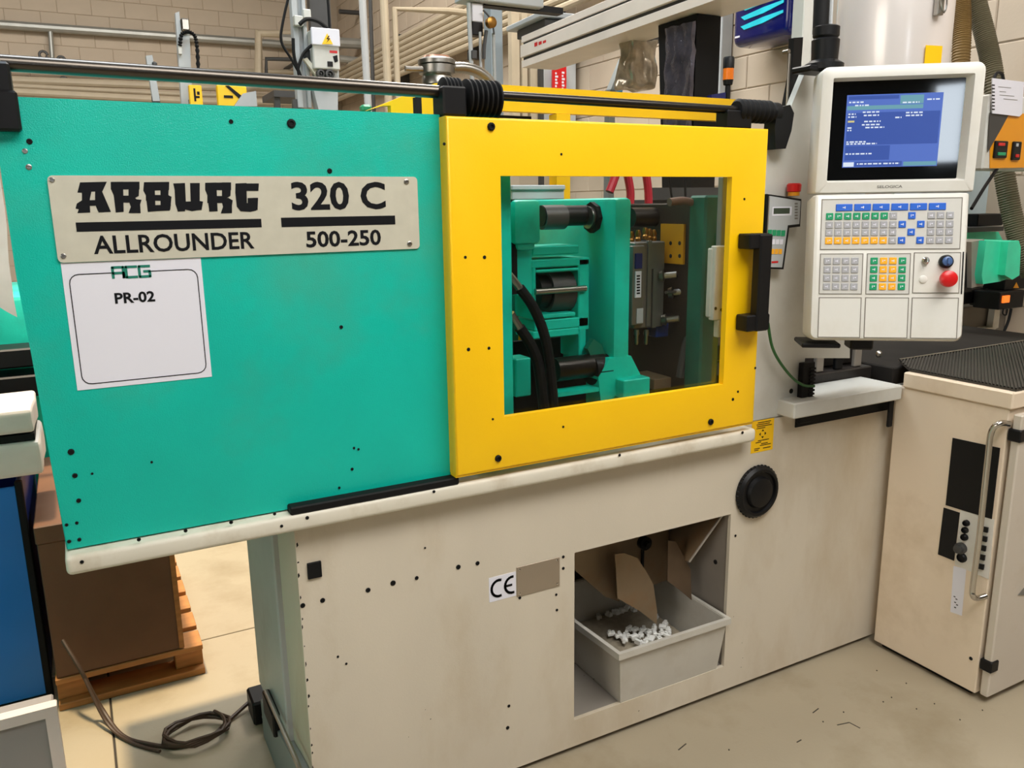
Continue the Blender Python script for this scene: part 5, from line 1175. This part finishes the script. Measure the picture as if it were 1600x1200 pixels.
b = B(); b.box(3.40, 3.75, 0.75, 1.2, 0.0, 2.0, 0.01); tag(b.build('grey_column_case', GREYL), 'grey case at the right edge behind the olive hose', 'case')
# teal capped unit and the controllers under it
ty = 0.35
tl = thing('injection_motor', 'teal capped drive unit with grey end plate at the right of the keypad', 'motor', P(1545, 470, y=ty))
b = B(); b.prism([P(a, c, y=ty) for a, c in ((1518, 378), (1538, 374), (1537, 446), (1518, 450))], (0, 0.14, 0)); b.build('end_plate', SHEETG, tl)
b = B(); b.pbox(1508, 382, 1522, 456, ty + 0.02, 0.12); b.build('flange', BLACK, tl)
b = B(); b.prism([P(a, c, y=ty - 0.03) for a, c in ((1541, 376), (1575, 378), (1580, 410), (1574, 436), (1562, 440), (1536, 444), (1534, 430))], (0, 0.17, 0)); b.build('teal_cap', TEALP, tl)
b = B(); b.prism([P(a, c, y=ty - 0.06) for a, c in ((1576, 378), (1592, 376), (1595, 386), (1593, 430), (1582, 437), (1570, 430))], (0, 0.22, 0)); b.build('teal_cap_end', TEALP, tl)
b = B(); b.prism([P(a, c, y=ty + 0.2) for a, c in ((1512, 362), (1560, 362), (1568, 378), (1512, 378))], (0, 0.1, 0)); b.build('teal_hood', TEALP, tl)
b = B(); b.pbox(1510, 355, 1568, 362, ty + 0.16, 0.14); b.build('top_plate', GREYD, tl)
b = B(); b.pbox(1528, 334, 1568, 353, ty + 0.25, 0.10, 0.004); tag(b.build('black_case', BLACK), 'black case standing on the teal capped drive unit', 'case')
for a in ((1534, 396), (1532, 428)): bolt(a[0], a[1], ty - 0.001, 2.2, BLACKM, tl)
hm = thing('heater_controller', 'black controller with a lit orange switch at the right edge', 'controller', P(1575, 480, y=0.42))
b = B(); b.pbox(1562, 455, 1600, 482, 0.42, 0.12, 0.004); b.pbox(1570, 430, 1612, 452, 0.46, 0.1, 0.004); b.build('case', BLACK, hm)
b = B(); b.pbox(1568, 462, 1578, 473, 0.412, 0.008, 0.001); b.build('lit_switch', LITO, hm)
b = B(); b.prism([P(a, c, y=0.4590) for a, c in ((1588, 441), (1592, 450), (1583, 450))], (0, -0.001, 0)); b.build('amber_mark', ORPAN, hm)
b = B(); b.tube([P(a, c, y=0.40) for a, c in ((1580, 482), (1576, 500), (1568, 520))], 0.006, 8); b.tube([P(a, c, y=0.41) for a, c in ((1568, 482), (1567, 490), (1572, 492), (1574, 483))], 0.003, 6); b.build('cable', BLACKM, hm)
iu = thing('injection_unit', 'grey-beige injection unit housing behind the ribbed mat, right edge', 'machine', P(1560, 540, y=0.6))
b = B(); b.pbox(1500, 478, 1556, 524, 0.62, 0.3, 0.004); b.pbox(1556, 484, 1700, 530, 0.60, 0.3, 0.004); b.build('housing', mat('warm_grey_paint', (132, 124, 112), 0.5), iu)
b = B(); b.prism([P(a, c, y=0.58) for a, c in ((1562, 436), (1568, 436), (1560, 512), (1550, 516))], (0, 0.03, 0)); b.pbox(1506, 514, 1556, 518, 0.58, 0.04); b.build('edge_rail', BEIGEW, iu)
b = B(); b.pbox(1508, 452, 1540, 474, 0.55, 0.1, 0.003); b.pbox(1542, 450, 1556, 478, 0.53, 0.08, 0.003); b.build('valve_block', BLACK, iu)
b = B(); b.lathe([(0.006, 0), (0.007, 0.008), (0.004, 0.01)], P(1547, 458, y=0.53), (0, -1, 0), 10); b.build('valve_knob', CHROME, iu)
